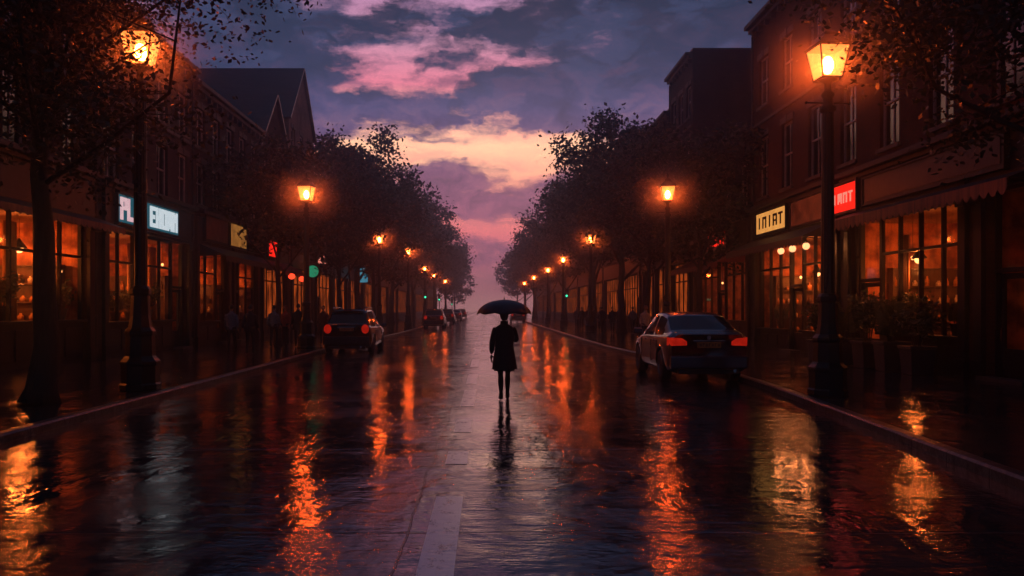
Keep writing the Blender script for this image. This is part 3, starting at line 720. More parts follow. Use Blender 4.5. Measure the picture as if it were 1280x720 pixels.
# long left sign: white-pink letters on a teal-black box
def letter_sign():
    y0, y1, z0, z1 = 26.6, 31.8, 4.62, 5.62; org = (LX, (y0 + y1) / 2, z0)
    root = thing('shop_sign', 'long illuminated shop sign with white and pink letters left of the lamp post', 'shop sign', org)
    b = MB(); fbox(b, -1, LX, y0, y1, z0, z1, .14, .26); fbox(b, -1, LX, y0 - .06, y1 + .06, z1, z1 + .07, .14, .34); fbox(b, -1, LX, y0 - .06, y1 + .06, z0 - .07, z0, .14, .34)
    b.build('board', 'sign_board_dark', root, org=org, bevel=.01)
    p = MB(); fbox(p, -1, LX, y0 + .04, y1 - .04, z0 + .04, z1 - .04, .262, .27); p.build('backlight', 'sign_teal', root, org=org)
    q = random.Random(11); y = y0 + .10
    seq = 'PLAM EHOMN'
    S = {'P': [(0, .4, 0, 1), (.4, 1, .45, .6), (.4, 1, .82, 1), (.72, 1, .6, .82)], 'L': [(0, .38, 0, 1), (.38, 1, 0, .2)], 'A': [(0, .36, 0, .84), (.64, 1, 0, .84), (0, 1, .84, 1), (.36, .64, .3, .5)], 'M': [(0, .27, 0, 1), (.38, .62, .1, .8), (.73, 1, 0, 1), (.27, .73, .8, 1)],
         'E': [(0, .4, 0, 1), (.4, 1, 0, .2), (.4, .9, .4, .6), (.4, 1, .8, 1)], 'H': [(0, .38, 0, 1), (.62, 1, 0, 1), (.38, .62, .38, .6)], 'O': [(0, .34, 0, 1), (.66, 1, 0, 1), (.34, .66, 0, .2), (.34, .66, .8, 1)], 'N': [(0, .34, 0, 1), (.66, 1, 0, 1), (.34, .66, .5, .9)]}
    for chh in seq:
        if chh == ' ': y += .26; continue
        w = .44
        m = MB()
        for b0, b1, c0, c1 in S[chh]: fbox(m, -1, LX, y + w * b0, y + w * b1, z0 + .12 + .76 * c0, z0 + .12 + .76 * c1, .272, .31)
        m.build('letter', 'sign_white' if y < y0 + 2.4 else 'sign_ice', root, org=org); y += w + .085
letter_sign()
sign('glowing ochre sign board on the left terrace above the plain awning', -1, LX, 38.3, 40.9, 4.75, 6.0, 'sign_ochre', inset=.08)
sign('dull rust sign board just beyond the glowing ochre board', -1, LX, 41.2, 44.0, 4.75, 5.95, 'sign_board_rust', inset=.08)
sign('unlit dark brown board before the glowing ochre board', -1, LX, 34.9, 38.0, 4.75, 5.95, 'sign_board_rust', inset=.12, frame='shop_paint_brown')
sign('bright yellow sign with dark letters above the globe lamps', 1, RX, 30.1, 33.4, 4.78, 5.70, 'sign_yellow', 'shop_paint_brown', 5, 3, inset=.08, lh=.5)
sign('dim rust-glowing panel between the yellow and red signs', 1, RX, 26.5, 29.6, 4.75, 5.68, 'sign_rustglow', inset=.06)
sign('bright red sign with pink lettering beside the tall lamp post', 1, RX, 24.35, 26.15, 4.78, 5.70, 'sign_red', 'sign_pink', 4, 8, inset=.06, lh=.36)
sign('long unlit dark framed board over the restaurant window', 1, RX, 17.4, 23.9, 4.85, 5.62, 'sign_board_dark', inset=.12, frame='shop_paint_green')
sign('small glowing red sign on the low building past the globe lamps', 1, RX, 37.5, 41, 4.62, 5.6, 'sign_rustglow', 'sign_red', 5, 4, inset=.06)
sign('small red lit sign on the smaller gabled building', -1, LX, 45.0, 47.2, 4.7, 5.65, 'sign_red', inset=.06)
def blade(label, side, xf, y, z0, z1, w, m, shape='box', dark=True):
    d = -side; org = (xf, y, (z0 + z1) / 2); root = thing('projecting_sign', label, 'hanging sign', org)
    x0 = xf + d * .45; b = MB()
    if shape == 'box': b.box(x0, x0 + d * w, y - .09, y + .09, z0, z1)
    else: b.add([(x0 + d * (w / 2 + w / 2 * math.cos(2 * PI * k / 24)), y + s, (z0 + z1) / 2 + w / 2 * math.sin(2 * PI * k / 24)) for s in (-.09, .09) for k in range(24)], [tuple(range(24)), tuple(range(24, 48))] + [(k, (k + 1) % 24, 24 + (k + 1) % 24, 24 + k) for k in range(24)])
    b.build('sign_case', 'sign_board_dark', root, org=org, bevel=.02)
    f = MB()
    for s in (-1, 1):
        yy = y + s * .096
        if shape == 'box': f.box(x0 + d * .06, x0 + d * (w - .06), yy - .004, yy + .004, z0 + .06, z1 - .06)
        else: f.face(*[(x0 + d * (w / 2 + w * .44 * math.cos(2 * PI * k / 24)), yy, (z0 + z1) / 2 + w * .44 * math.sin(2 * PI * k / 24)) for k in range(24)])
    f.build('lit_face', m, root, org=org)
    a = MB(); a.tube([(xf, y, z1 + .12), (x0 + d * w, y, z1 + .12)], .02, 6); a.tube([(x0 + d * .2, y, z1 + .12), (x0 + d * .2, y, z1 - .02)], .012, 5); a.tube([(x0 + d * (w - .2), y, z1 + .12), (x0 + d * (w - .2), y, z1 - .02)], .012, 5)
    a.build('bracket', 'cast_iron', root, org=org)
blade('round green lit hanging sign behind the second left lamp post', -1, LX, 53.5, 3.8, 4.7, .9, 'sign_green', 'round')
blade('square pale blue lit hanging sign above the rear of the left parked car', -1, LX, 73, 4.1, 5.5, 1.3, 'sign_blue')
blade('small violet-white hanging sign on the pale gabled house', -1, LX, 57, 4.9, 5.6, .7, 'sign_pink')

# ================================================================== SHOP INTERIORS
def pendant(label, x, y, z, watts, col=(1, .20, .032), group='pendant lamps inside the shops', r=.17, ztop=4.43):
    root = thing('pendant_lamp', label, 'lamp', (x, y, z), 0, group)
    s = MB(); s.lathe([(.03, .30), (.05, .24), (r * .7, .16), (r * 1.25, .02), (r * 1.22, .0)], 14, caps=False); s.build('shade', 'trim_black', root, True)
    b = MB(); b.sphere((0, 0, -.02), r * .72, 12, 8); b.build('bulb', 'pendant_glow', root, True)
    c = MB(); c.tube([(0, 0, .28), (0, 0, ztop - z)], .008, 5); c.build('cord', 'trim_black', root)
    point('pendant_light', (0, 0, -.22), watts, col, .12, root)
pendant('hanging lamp in the first left café window', -13.9, 23.8, 3.55, 173)
pendant('hanging lamp deeper in the left café towards the door', -14.6, 20.4, 3.3, 202)
pendant('hanging lamp at the far end of the left café', -15.4, 22.9, 3.0, 147)
pendant('hanging lamp seen at the near edge of the shop under the pink and white sign', -14.0, 28.6, 3.1, 173)
pendant('hanging lamp in the middle of the shop under the pink and white sign', -14.8, 31.0, 3.3, 202)
pendant('bright hanging bulb in the right restaurant window', 12.55, 23.2, 3.2, 147)
pendant('hanging lamp deep inside the right restaurant', 14.3, 21.4, 2.9, 147)
pendant('hanging lamp in the shop behind the globe lamps', 13.2, 28.0, 3.2, 188)
pendant('hanging lamp in the shop under the yellow sign', 13.4, 32.4, 3.2, 188)
pendant('hanging lamp in the shop under the ochre board', -14.2, 37.0, 3.2, 132)
pendant('hanging lamp in the shop under the rust board', -14.2, 42.4, 3.2, 132)
pendant('hanging lamp in the low right building', 13.5, 39.5, 3.2, 161)
pendant('dim hanging lamp behind the narrow glazed door right of the restaurant', 14.6, 17.5, 2.6, 18)

def shelf(label, x, y, rz, w=2.2, h=2.4, seed=0, rows=4):
    q = random.Random(seed); root = thing('shelf_unit', label, 'shelf', (x, y, .12), rz, 'shelves inside the shops')
    f = MB(); f.box(-w / 2, -w / 2 + .05, -.17, .17, 0, h); f.box(w / 2 - .05, w / 2, -.17, .17, 0, h); f.box(-w / 2 + .05, w / 2 - .05, .14, .17, 0, h); f.build('frame', 'shelf_wood', root)
    for k in range(rows + 1):
        z = .1 + (h - .15) * k / rows
        s = MB(); s.box(-w / 2 + .051, w / 2 - .051, -.165, .139, z, z + .035); s.build('shelf_board', 'shelf_wood', root)
        if k == rows: continue
        a = -w / 2 + .14
        while a < w / 2 - .14:
            r = q.uniform(.05, .1); hh = q.uniform(.14, .36)
            j = MB(); j.lathe([(r, 0), (r * 1.05, hh * .6), (r * .5, hh * .8), (r * .45, hh)], 8, (a, q.uniform(-.04, .02), z + .036)); j.build('jar', q.choice(['jar_amber', 'jar_amber', 'jar_pale', 'jar_dark', 'curtain_ochre']), root, True)
            a += r * 2 + q.uniform(.05, .25)
shelf('tall shelf of jars on the end wall of the left café', -14.3, 24.72, 0, 2.4, 3.0, 1, 5)
shelf('tall shelf of jars on the end wall under the pink and white sign', -14.5, 33.0, 0, 2.6, 3.0, 2, 5)
shelf('tall shelf of jars on the end wall of the right restaurant', 13.7, 24.95, 0, 2.2, 2.9, 3, 5)
shelf('tall shelf of jars on the end wall behind the globe lamps', 13.4, 33.6, 0, 2.6, 3.0, 4, 5)
shelf('shelf of jars on the end wall under the ochre board', -14.0, 38.3, 0, 2.0, 2.8, 5, 4)
shelf('shelf of jars on the end wall under the rust board', -14.0, 43.1, 0, 2.0, 2.8, 6, 4)
def curtain(label, x, y, z0, z1, w, m='curtain_ochre'):
    c = MB(); n = 24; root = None
    pts = [(.06 * math.sin(i * 1.7) + x, y - w / 2 + w * i / n) for i in range(n + 1)]
    for (xa, ya), (xb, yb) in zip(pts, pts[1:]): c.face((xa, ya, z0), (xb, yb, z0), (xb, yb, z1), (xa, ya, z1))
    o = c.build('curtain', m, smooth=True, org=(x, y, z0)); o.location = (x, y, z0)
    sm = o.modifiers.new('thick', 'SOLIDIFY'); sm.thickness = .01
    tag(o, label, 'curtain', 'curtains inside the shops')
curtain('ochre curtain behind the lamp post in the shop under the pink and white sign', -13.3, 30.1, 1.3, 4.2, .9)
curtain('ochre curtain at the end of the shop under the pink and white sign', -13.3, 31.8, 1.3, 4.2, .6)
curtain('ochre curtain beside the trunk in the left café window', -13.3, 22.3, 1.4, 4.2, .55)
curtain('ochre curtain at the edge of the right restaurant window', 12.2, 23.4, 1.1, 3.9, .5)
def table(label, x, y):
    root = thing('cafe_table', label, 'table', (x, y, .12), 0, 'tables inside the shops')
    a = MB(); a.lathe([(.38, .72), (.40, .735), (.38, .75)], 18); a.build('tabletop', 'shelf_wood', root)
    b = MB(); b.lathe([(.25, 0), (.24, .03), (.04, .06), (.035, .70), (.12, .719)], 12); b.build('pedestal', 'cast_iron', root, True)
table('round café table near the left café door', -13.6, 20.0); table('round café table in the middle of the left café', -14.2, 22.0); table('round café table at the right restaurant window', 12.7, 21.0); table('round café table deeper in the right restaurant', 13.4, 22.3)

def bulb(label, x, y, z):
    root = thing('hanging_bulb', label, 'lamp', (x, y, z), 0, 'small bulbs strung inside the shops')
    a = MB(); a.sphere((0, 0, 0), .05, 10, 8, sz=1.25); a.build('glass', 'pendant_glow', root, True)
    a = MB(); a.tube([(0, 0, .06), (0, 0, 4.43 - z)], .006, 4); a.build('cord', 'trim_black', root)
for i, (x, y, z, lb) in enumerate([(-13.2, 19.6, 3.1, 'in the left café near its door'), (-13.4, 22.5, 3.3, 'in the left café beside the trunk'), (-13.1, 24.6, 2.9, 'at the far end of the left café'), (-13.3, 27.5, 3.0, 'near the edge of the shop under the pink and white sign'), (-13.2, 29.9, 3.6, 'high in the shop under the pink and white sign'), (-13.2, 32.6, 3.55, 'by the door under the pink and white sign'), (-13.3, 35.6, 3.2, 'under the ochre board'), (-13.3, 42, 3.3, 'under the rust board'),
                                (12.3, 20.4, 3.0, 'near the corner pier in the right restaurant'), (13.0, 24.4, 3.3, 'behind the restaurant door'), (12.4, 27.4, 2.7, 'behind the tall right lamp post'), (12.5, 31.8, 3.0, 'under the yellow sign'), (12.6, 37, 3.2, 'in the low right building'), (12.4, 42, 3.1, 'at the far end of the low right building')]): bulb('small bare bulb hanging ' + lb, x, y, z)
def picture(label, side, x, y, z, w, h, m_):
    d = -side; root = thing('wall_picture', label, 'picture', (x, y, z), 0, 'pictures on the shop walls')
    a = MB()
    for y0, y1, z0, z1 in ((-w / 2, w / 2, -h / 2, -h / 2 + .05), (-w / 2, w / 2, h / 2 - .05, h / 2), (-w / 2, -w / 2 + .05, -h / 2 + .05, h / 2 - .05), (w / 2 - .05, w / 2, -h / 2 + .05, h / 2 - .05)): a.box(0, d * .05, y0, y1, z0, z1)
    a.build('frame', 'trim_black', root); a = MB(); a.box(d * .005, d * .02, -w / 2 + .05, w / 2 - .05, -h / 2 + .05, h / 2 - .05); a.build('print', m_, root)
for sd_, x, y, z, w, h, m_, lb in [(-1, -16.65, 18.6, 2.6, 1.2, .9, 'jar_dark', 'dark framed picture by the left café door'), (-1, -16.65, 24.0, 2.5, .9, 1.3, 'jar_pale', 'pale upright picture at the far end of the left café'), (-1, -16.65, 27.2, 2.6, 1.1, 1.4, 'jar_dark', 'dark upright picture under the pink and white sign'), (-1, -16.65, 32.3, 2.6, 1.2, 1.0, 'jar_amber', 'amber picture beside the shop door under the pink and white sign'),
                                   (1, 15.65, 20.4, 2.6, 1.4, 1.0, 'jar_dark', 'dark wide picture in the right restaurant'), (1, 15.65, 25.0, 2.4, .6, 1.0, 'jar_amber', 'amber picture behind the restaurant door'), (1, 15.65, 31.5, 2.5, 2.0, 1.3, 'jar_dark', 'large dark picture under the yellow sign')]: picture(lb, sd_, x, y, z, w, h, m_)
def counter(label, x, y, ln, side):
    d = -side; root = thing('shop_counter', label, 'counter', (x, y, .12), 0, 'counters inside the shops')
    a = MB(); a.box(-.3, .3, -ln / 2, ln / 2, 0, 1.02); k = -ln / 2 + .1
    while k < ln / 2 - .5: a.box(d * .3, d * .33, k, k + .45, .15, .9); k += .55
    a.build('front', 'shelf_wood', root, bevel=.01); a = MB(); a.box(-.36, .40, -ln / 2 - .05, ln / 2 + .05, 1.023, 1.07); a.build('worktop', 'trim_black', root, bevel=.01)
counter('dark wooden counter in the left café', -15.3, 22.6, 3.4, -1); counter('dark wooden counter under the pink and white sign', -15.2, 29.2, 3.6, -1); counter('dark wooden counter in the right restaurant', 14.2, 23.8, 2.4, 1); counter('dark wooden counter behind the globe lamps', 14.3, 28.4, 3.4, 1)
def foliage(mb, q, c, r, n, leaf, up=.4, long=2.2):
    for _ in range(n):
        p = Vector((q.gauss(0, 1), q.gauss(0, 1), q.gauss(0, 1) * .8)) * r * .5 + Vector(c)
        dv = Vector((q.gauss(0, 1), q.gauss(0, 1), q.gauss(up, .7))).normalized(); sd_ = dv.orthogonal().normalized(); sd_.rotate(Matrix.Rotation(q.uniform(0, 6.3), 3, dv))
        l = leaf * q.uniform(.6, 1.3); w = l / long
        mb.add([p - dv * l * .5, p + sd_ * w * .5, p + dv * l * .5, p - sd_ * w * .5], [(0, 1, 2, 3)])
def potplant(label, x, y, z, s, seed, style='bush', pot='planter_slate', square=False, group='potted plants'):
    q = random.Random(seed); root = thing('potted_plant', label, 'plant', (x, y, z), q.uniform(-.2, .2), group)
    p = MB()
    if square: p.lathe([(.36 * s, 0), (.36 * s, .04 * s), (.42 * s, .62 * s), (.46 * s, .63 * s), (.46 * s, .70 * s), (.40 * s, .70 * s), (.39 * s, .62 * s)], 4, ph=PI / 4)
    else: p.lathe([(.14 * s, 0), (.2 * s, .3 * s), (.22 * s, .3 * s), (.22 * s, .35 * s), (.18 * s, .34 * s)], 14)
    p.build('pot', pot, root, bevel=.01); h0 = .66 * s if square else .32 * s
    so_ = MB(); so_.lathe([(.005, h0 - .03), (.36 * s if square else .18 * s, h0 - .03)], 12, caps=False); so_.build('soil', 'bark', root)
    f = MB(); st = MB()
    for k in range(9 if style == 'bush' else 16):
        a = q.uniform(0, 6.3); ln = s * q.uniform(.6, 1.15) * (1.0 if square else .6)
        tip = Vector((math.cos(a) * ln * q.uniform(.2, .55), math.sin(a) * ln * q.uniform(.2, .55), h0 + ln))
        b0 = Vector((math.cos(a) * .06 * s, math.sin(a) * .06 * s, h0 - .04)); mid = b0.lerp(tip, .5) + Vector((0, 0, ln * .12))
        st.tube([b0, mid, tip], [.012 * s, .009 * s, .004 * s], 5)
        if style == 'bush':
            for pt in (mid, mid.lerp(tip, .5), tip): foliage(f, q, pt, .22 * s, 26, .13 * s + .03)
        else:
            for j in range(16):
                u_ = .25 + .75 * j / 15; pt = (b0.lerp(mid, u_ * 2) if u_ < .5 else mid.lerp(tip, u_ * 2 - 1)); ax = Vector((-math.sin(a), math.cos(a), .35)).normalized()
                for sg in (-1, 1):
                    e = pt + (Vector((ax.x * sg, ax.y * sg, .15)) + Vector((math.cos(a), math.sin(a), 0)) * .4) * .26 * s * (1.2 - u_ * .6); w = Vector((0, 0, .018 * s + .006))
                    f.add([pt, pt.lerp(e, .5) + w, e, pt.lerp(e, .5) - w], [(0, 1, 2, 3)])
    st.build('stem', 'bark', root); f.build('foliage', 'leaf_shrub', root)
for i, (x, y, s, stl, lb) in enumerate([(10.55, 19.6, 1.0, 'bush', 'tall leafy shrub in a slate planter nearest the corner pier'), (10.5, 20.75, 1.1, 'palm', 'feathery palm in a slate planter under the lit restaurant window'), (10.45, 21.9, 1.05, 'bush', 'broad leafy shrub in a slate planter in front of the hanging bulb'),
                                        (10.4, 23.1, 1.1, 'palm', 'feathery palm in a slate planter beside the restaurant door'), (10.35, 24.9, .95, 'bush', 'small leafy shrub in a slate planter behind the tall right lamp post')]):
    potplant(lb, x, y, .137, s, 40 + i, stl, square=True, group='planters along the right restaurant')
wl = [(-13.0, 19.4, 1.42, 'left café sill by the door'), (-13.0, 20.5, 1.42, 'left café sill, second from the door'), (-13.0, 21.4, 1.42, 'left café sill behind the tree trunk'), (-13.0, 23.4, 1.42, 'left café sill right of the tree trunk'), (-13.0, 24.4, 1.42, 'left café sill at the far end'),
      (-13.0, 26.9, 1.32, 'near end of the sill under the pink and white sign'), (-13.0, 28.0, 1.32, 'sill under the pink and white sign left of the lamp post'), (-13.0, 29.2, 1.32, 'sill under the pink and white sign behind the lamp post'), (-13.0, 30.6, 1.32, 'far end of the sill under the pink and white sign'),
      (11.95, 20.3, 1.08, 'restaurant window sill near the corner pier'), (11.95, 22.6, 1.08, 'restaurant window sill near the door'), (11.95, 27.2, .98, 'window sill behind the globe lamps'), (11.95, 32.4, .98, 'window sill under the yellow sign')]
for i, (x, y, z, lb) in enumerate(wl):
    potplant('small plant on the ' + lb, x, y, z, .85 + .3 * ((i * 7) % 3) / 2, 70 + i, 'bush' if i % 3 else 'palm', group='potted plants on the shop window sills')

# three globe lamps under the right awning, red globes on the left
for i, (x, y, lb) in enumerate([(10.75, 29.2, 'leftmost of the three pale globe lamps under the right awning'), (10.75, 28.1, 'middle one of the three pale globe lamps under the right awning'), (10.75, 26.9, 'rightmost of the three pale globe lamps under the right awning, by the lamp post')]):
    root = thing('globe_lamp', lb, 'lamp', (x, y, 3.86), 0, 'globe lamps under the right awning')
    a = MB(); a.sphere((0, 0, 0), .12, 16, 10); a.build('globe', 'globe_glass', root, True)
    a = MB(); a.lathe([(.05, .10), (.06, .14), (.03, .16)], 10); a.tube([(0, 0, .15), (0, 0, .32)], .01, 5); a.build('fitting', 'trim_black', root)
    point('globe_light', (0, 0, 0), 14, (1, .32, .10), .06, root)
for i, (x, y, z, lb) in enumerate([(-11.1, 45.6, 3.6, 'red glowing globe lantern hung at the near edge of the red awning'), (-11.1, 48.2, 3.55, 'red glowing globe lantern hung at the far edge of the red awning')]):
    root = thing('globe_lantern', lb, 'lantern', (x, y, z), 0, 'red globe lanterns on the gabled building')
    a = MB(); a.sphere((0, 0, 0), .2, 14, 10, sz=.85); a.build('globe', 'red_globe', root, True)
    a = MB(); a.lathe([(.07, .16), (.07, .2)], 10); a.tube([(0, 0, .19), (0, 0, .45)], .01, 5); a.build('fitting', 'trim_black', root)

# ================================================================== STREET LAMPS
def make_lamp():
    root = thing('street_lamp', '', 'street lamp')
    b = MB(); b.lathe([(.36, 0), (.36, .10), (.335, .13), (.335, .44), (.35, .47), (.35, .52), (.29, .58), (.265, .62), (.25, .98), (.27, 1.02), (.27, 1.07), (.21, 1.14), (.175, 1.35), (.16, 1.72), (.19, 1.76), (.19, 1.84), (.135, 1.90)], 8, ph=PI / 8)
    b.build('base', 'cast_iron', root, bevel=.008)
    p = MB(); n = 24; vs = []; prof = [(.125, 1.9), (.118, 3.0), (.108, 4.2), (.10, 5.30)]
    for r, z in prof:
        for k in range(n): a = 2 * PI * k / n; rr_ = r * (1 - .08 * (k % 2)); vs.append((rr_ * math.cos(a), rr_ * math.sin(a), z))
    p.add(vs, [(i * n + k, i * n + (k + 1) % n, (i + 1) * n + (k + 1) % n, (i + 1) * n + k) for i in range(3) for k in range(n)]); p.build('pole', 'cast_iron', root)
    c = MB(); c.lathe([(.10, 5.28), (.15, 5.32), (.15, 5.38), (.105, 5.42), (.09, 5.55), (.12, 5.60), (.12, 5.64), (.07, 5.70), (.06, 5.82), (.11, 5.86), (.20, 5.90)], 14); c.build('collar', 'cast_iron', root, True)
    br = MB(); br.tube([(-.42, 0, 5.47), (.42, 0, 5.47)], .016, 6); br.sphere((-.42, 0, 5.47), .03, 8, 6); br.sphere((.42, 0, 5.47), .03, 8, 6); br.build('ladder_bar', 'cast_iron', root, True)
    z0, z1, a0, a1 = 5.92, 6.50, .185, .285
    f = MB()
    for sx in (-1, 1):
        for sy in (-1, 1): f.tube([(sx * a0, sy * a0, z0 - .01), (sx * a1, sy * a1, z1 + .01)], .016, 5)
    for a, z, t_ in ((a0, z0, .018), (a1, z1, .022)):
        for s in (-1, 1): f.tube([(-a, s * a, z), (a, s * a, z)], t_, 5); f.tube([(s * a, -a, z), (s * a, a, z)], t_, 5)
    f.lathe([(.26, 5.893), (.27, 5.92)], 4, ph=PI / 4)
    f.build('lantern_frame', 'cast_iron', root)
    gl = MB(); i = .008
    for k in range(4):
        q = [(-a0 + i, -a0 + i, z0), (a0 - i, -a0 + i, z0), (a1 - i, -a1 + i, z1), (-a1 + i, -a1 + i, z1)]
        rot = Matrix.Rotation(k * PI / 2, 3, 'Z'); gl.face(*[tuple(rot @ Vector(p_)) for p_ in q])
    gl.build('lantern_glass', 'lantern_glass', root)
    bu = MB(); bu.sphere((0, 0, 6.18), .105, 14, 10, sz=1.6); bu.build('bulb', 'bulb_glow', root, True)
    cp = MB(); cp.lathe([(.43, 6.50), (.44, 6.53), (.40, 6.56), (.20, 6.70), (.17, 6.72), (.17, 6.77), (.06, 6.84)], 4, ph=PI / 4); cp.build('cap', 'cast_iron', root)
    fi = MB(); fi.lathe([(.05, 6.83), (.03, 6.87), (.055, 6.91), (.05, 6.96), (.012, 7.06)], 10); fi.build('finial', 'cast_iron', root, True)
    l = point('lamp_light', (0, 0, 6.19), LAMP_W, LAMP_COL, .14, root)
    return root
lamp0 = make_lamp()
ORD = ['nearest', 'second', 'third', 'fourth', 'fifth', 'sixth', 'seventh', 'eighth', 'ninth', 'tenth', 'eleventh']
LL = [(-6.92, 16, 1.09), (-7.2, 32, 1), (-7.1, 53, 1), (-6.25, 64, 1), (-7.1, 92, 1), (-7.2, 110, 1), (-6.9, 134, 1)]
RL = [(6.4, 15, 1), (7.25, 32, 1), (6.9, 53, 1), (7.2, 75, 1), (7.3, 95, 1), (7.0, 118, 1), (6.9, 145, 1)]
first = True
for sd_n, lst in (('left', LL), ('right', RL)):
    for i, (x, y, s) in enumerate(lst):
        o = lamp0 if first else copy_tree(lamp0); first = False
        o.location = (x, y, .137); o.scale = (s, s, s); o.rotation_euler = (0, 0, R([4, -8, 15, 0, 30, 10, -12, 5, 0, 0][i]))
        lab = f'black cast-iron street lamp with glowing lantern, {ORD[i]} along the {sd_n} kerb'
        if i == 0: lab = 'large lit street lamp close to the tree trunk on the left pavement' if sd_n == 'left' else 'large lit street lamp in front of the restaurant on the right pavement'
        tag(o, lab, 'street lamp', 'street lamps along the kerbs')

# added spheres that make each lantern's halo, thinning outwards, lit by the lamp itself
m, nt, out = newmat('lamp_halo')
pv = nt.node('ShaderNodeVolumePrincipled'); pv.inputs['Color'].default_value = (.95, .92, .92, 1); pv.inputs['Anisotropy'].default_value = .1
ln_ = nt.node('ShaderNodeVectorMath', operation='LENGTH'); nt.l.new(nt.node('ShaderNodeTexCoord').outputs['Object'], ln_.inputs[0])
fo_ = nt.m('SUBTRACT', 1.0, nt.m('DIVIDE', ln_.outputs['Value'], 1.5), clamp=True); nt.put(pv.inputs['Density'], nt.m('MULTIPLY', nt.m('POWER', fo_, 1.5), .36))
nt.l.new(pv.outputs[0], out.inputs['Volume'])
for (x, y, sc_) in LL + RL:
    b = MB(); b.sphere((0, 0, 0), 1.5, 24, 16); o = b.build('halo_volume', 'lamp_halo', None, True); o.location = (x, y, .137 + 6.2 * sc_); tag(o, kind='stuff')
# ================================================================== TREES
def tree(name, label, x, y, H, cr, cb, seed, leaf, n, tr, lm='leaf_green', nl=12, group=None, lean=(0, 0), spread=.17, cat='tree', sub=5, limb=.42, z=.13):
    q = random.Random(seed); root = thing(name, label, cat, (x, y, z), 0, group)
    tk = MB(); fo = MB(); zc = (cb + H) / 2; rz_ = (H - cb) / 2
    top = Vector((lean[0], lean[1], H * .86)); path = []; rad = []; K = 9
    wob = [Vector((q.gauss(0, 1), q.gauss(0, 1), 0)) * tr * .28 for _ in range(K + 1)]
    for i in range(K + 1):
        u_ = i / K; path.append(Vector((top.x * u_ ** 1.5, top.y * u_ ** 1.5, top.z * u_)) + wob[i] * (0 if i == 0 else 1)); rad.append(tr * (1 - u_ * .88) * (1.0 + (.55 if i == 0 else 0)))
    path.insert(1, path[0].lerp(path[1], .25)); rad.insert(1, tr * 1.12)
    tk.tube(path, rad, 12)
    def at(z_):
        for a, b, ra, rb in zip(path, path[1:], rad, rad[1:]):
            if a.z <= z_ <= b.z: k = (z_ - a.z) / (b.z - a.z + 1e-6); return a.lerp(b, k), ra + (rb - ra) * k
        return path[-1], rad[-1]
    clumps = []
    for i in range(nl):
        u_ = (i + q.random() * .6) / nl; zb = cb * .78 + (H * .84 - cb * .78) * u_ ** 1.05
        p0_, r0 = at(zb); a = i * 2.4 + q.uniform(-.5, .5)
        ph = q.uniform(-.25, .75) if u_ < .6 else q.uniform(.3, 1.2)
        k = q.uniform(.72, 1.08)
        e = Vector((top.x * .6 + math.cos(a) * math.cos(ph) * cr * k, top.y * .6 + math.sin(a) * math.cos(ph) * cr * k, max(zc + math.sin(ph) * rz_ * k, zb + .3)))
        mid = p0_.lerp(e, .45) + Vector((q.gauss(0, .12) * cr, q.gauss(0, .12) * cr, -.05 * cr)); q3 = p0_.lerp(e, .78) + Vector((q.gauss(0, .08), q.gauss(0, .08), .05)) * cr
        rb = min(r0 * .55, tr * limb)
        tk.tube([p0_, p0_.lerp(mid, .5) + Vector((0, 0, -.02 * cr)), mid, q3, e], [rb, rb * .8, rb * .6, rb * .35, rb * .12], 6)
        clumps.append((e, .9))
        for j in range(sub):
            t0 = q.uniform(.25, .98); b0 = (p0_.lerp(mid, t0 / .5) if t0 < .5 else (mid.lerp(q3, (t0 - .5) / .28) if t0 < .78 else q3.lerp(e, (t0 - .78) / .22)))
            dv = Vector((q.gauss(0, 1), q.gauss(0, 1), q.gauss(.35, .7))).normalized() * cr * q.uniform(.22, .5)
            e2 = b0 + dv; m2 = b0.lerp(e2, .5) + Vector((q.gauss(0, .04), q.gauss(0, .04), .03)) * cr
            tk.tube([b0, m2, e2], [rb * .3, rb * .2, rb * .06], 4)
            clumps.append((e2, q.uniform(.5, 1.1))); clumps.append((m2, q.uniform(.2, .7)))
    tot = sum(c[1] for c in clumps)
    for c, wgt in clumps: foliage(fo, q, c, cr * spread * (.7 + .5 * wgt), int(n * 2.1 * wgt / tot), leaf, .1, 1.7)
    tk.build('trunk', 'bark', root, True); fo.build('crown', lm, root)
    return root
tree('street_tree', 'big sparse dark tree with thick trunk beside the large left lamp', -7.65, 13.7, 10.2, 3.9, 4.7, 8, .115, 19000, .23, 'leaf_autumn', 18, lean=(.10, .2), spread=.20, sub=8, limb=.22)
tree('street_tree', 'dark leafy tree over the right pavement in front of the restaurant corner', 9.3, 12.6, 9.8, 3.6, 4.8, 12, .125, 15000, .2, 'leaf_green', 14, spread=.20, sub=6, limb=.28)
tree('street_tree', 'small orange-lit tree around the second left lamp', -9.5, 36.5, 9.6, 3.0, 3.6, 21, .22, 4200, .16, 'leaf_autumn', 12, spread=.2)
tree('street_tree', 'small dark tree between the third and second left lamps', -9.0, 49, 10.0, 3.2, 3.8, 22, .24, 4200, .17, 'leaf_autumn', 12, spread=.2)
tree('large_tree', 'tall dark blue-green tree right of the pale gabled house', -10.6, 66, 16.2, 4.6, 4.5, 23, .34, 9000, .3, 'leaf_green', 16, spread=.22, sub=6)
tree('street_tree', 'low tree in front of the tallest left tree, by the third lamp', -8.4, 59, 10.5, 3.3, 4.0, 24, .28, 4000, .2, 'leaf_autumn', 12, spread=.2)
tree('large_tree', 'tall hazy tree after the tallest left tree', -10, 84, 14.5, 4.6, 4.5, 25, .38, 7000, .3, spread=.22, nl=14)
tree('large_tree', 'round hazy tree stepping down the left skyline', -9.6, 103, 16.4, 5.2, 4.5, 26, .42, 7000, .3, spread=.22, nl=14)
tree('large_tree', 'hazy tree behind the small parked cars on the left', -9.6, 126, 15.6, 5.2, 4.5, 27, .46, 5500, .3, spread=.22, nl=14)
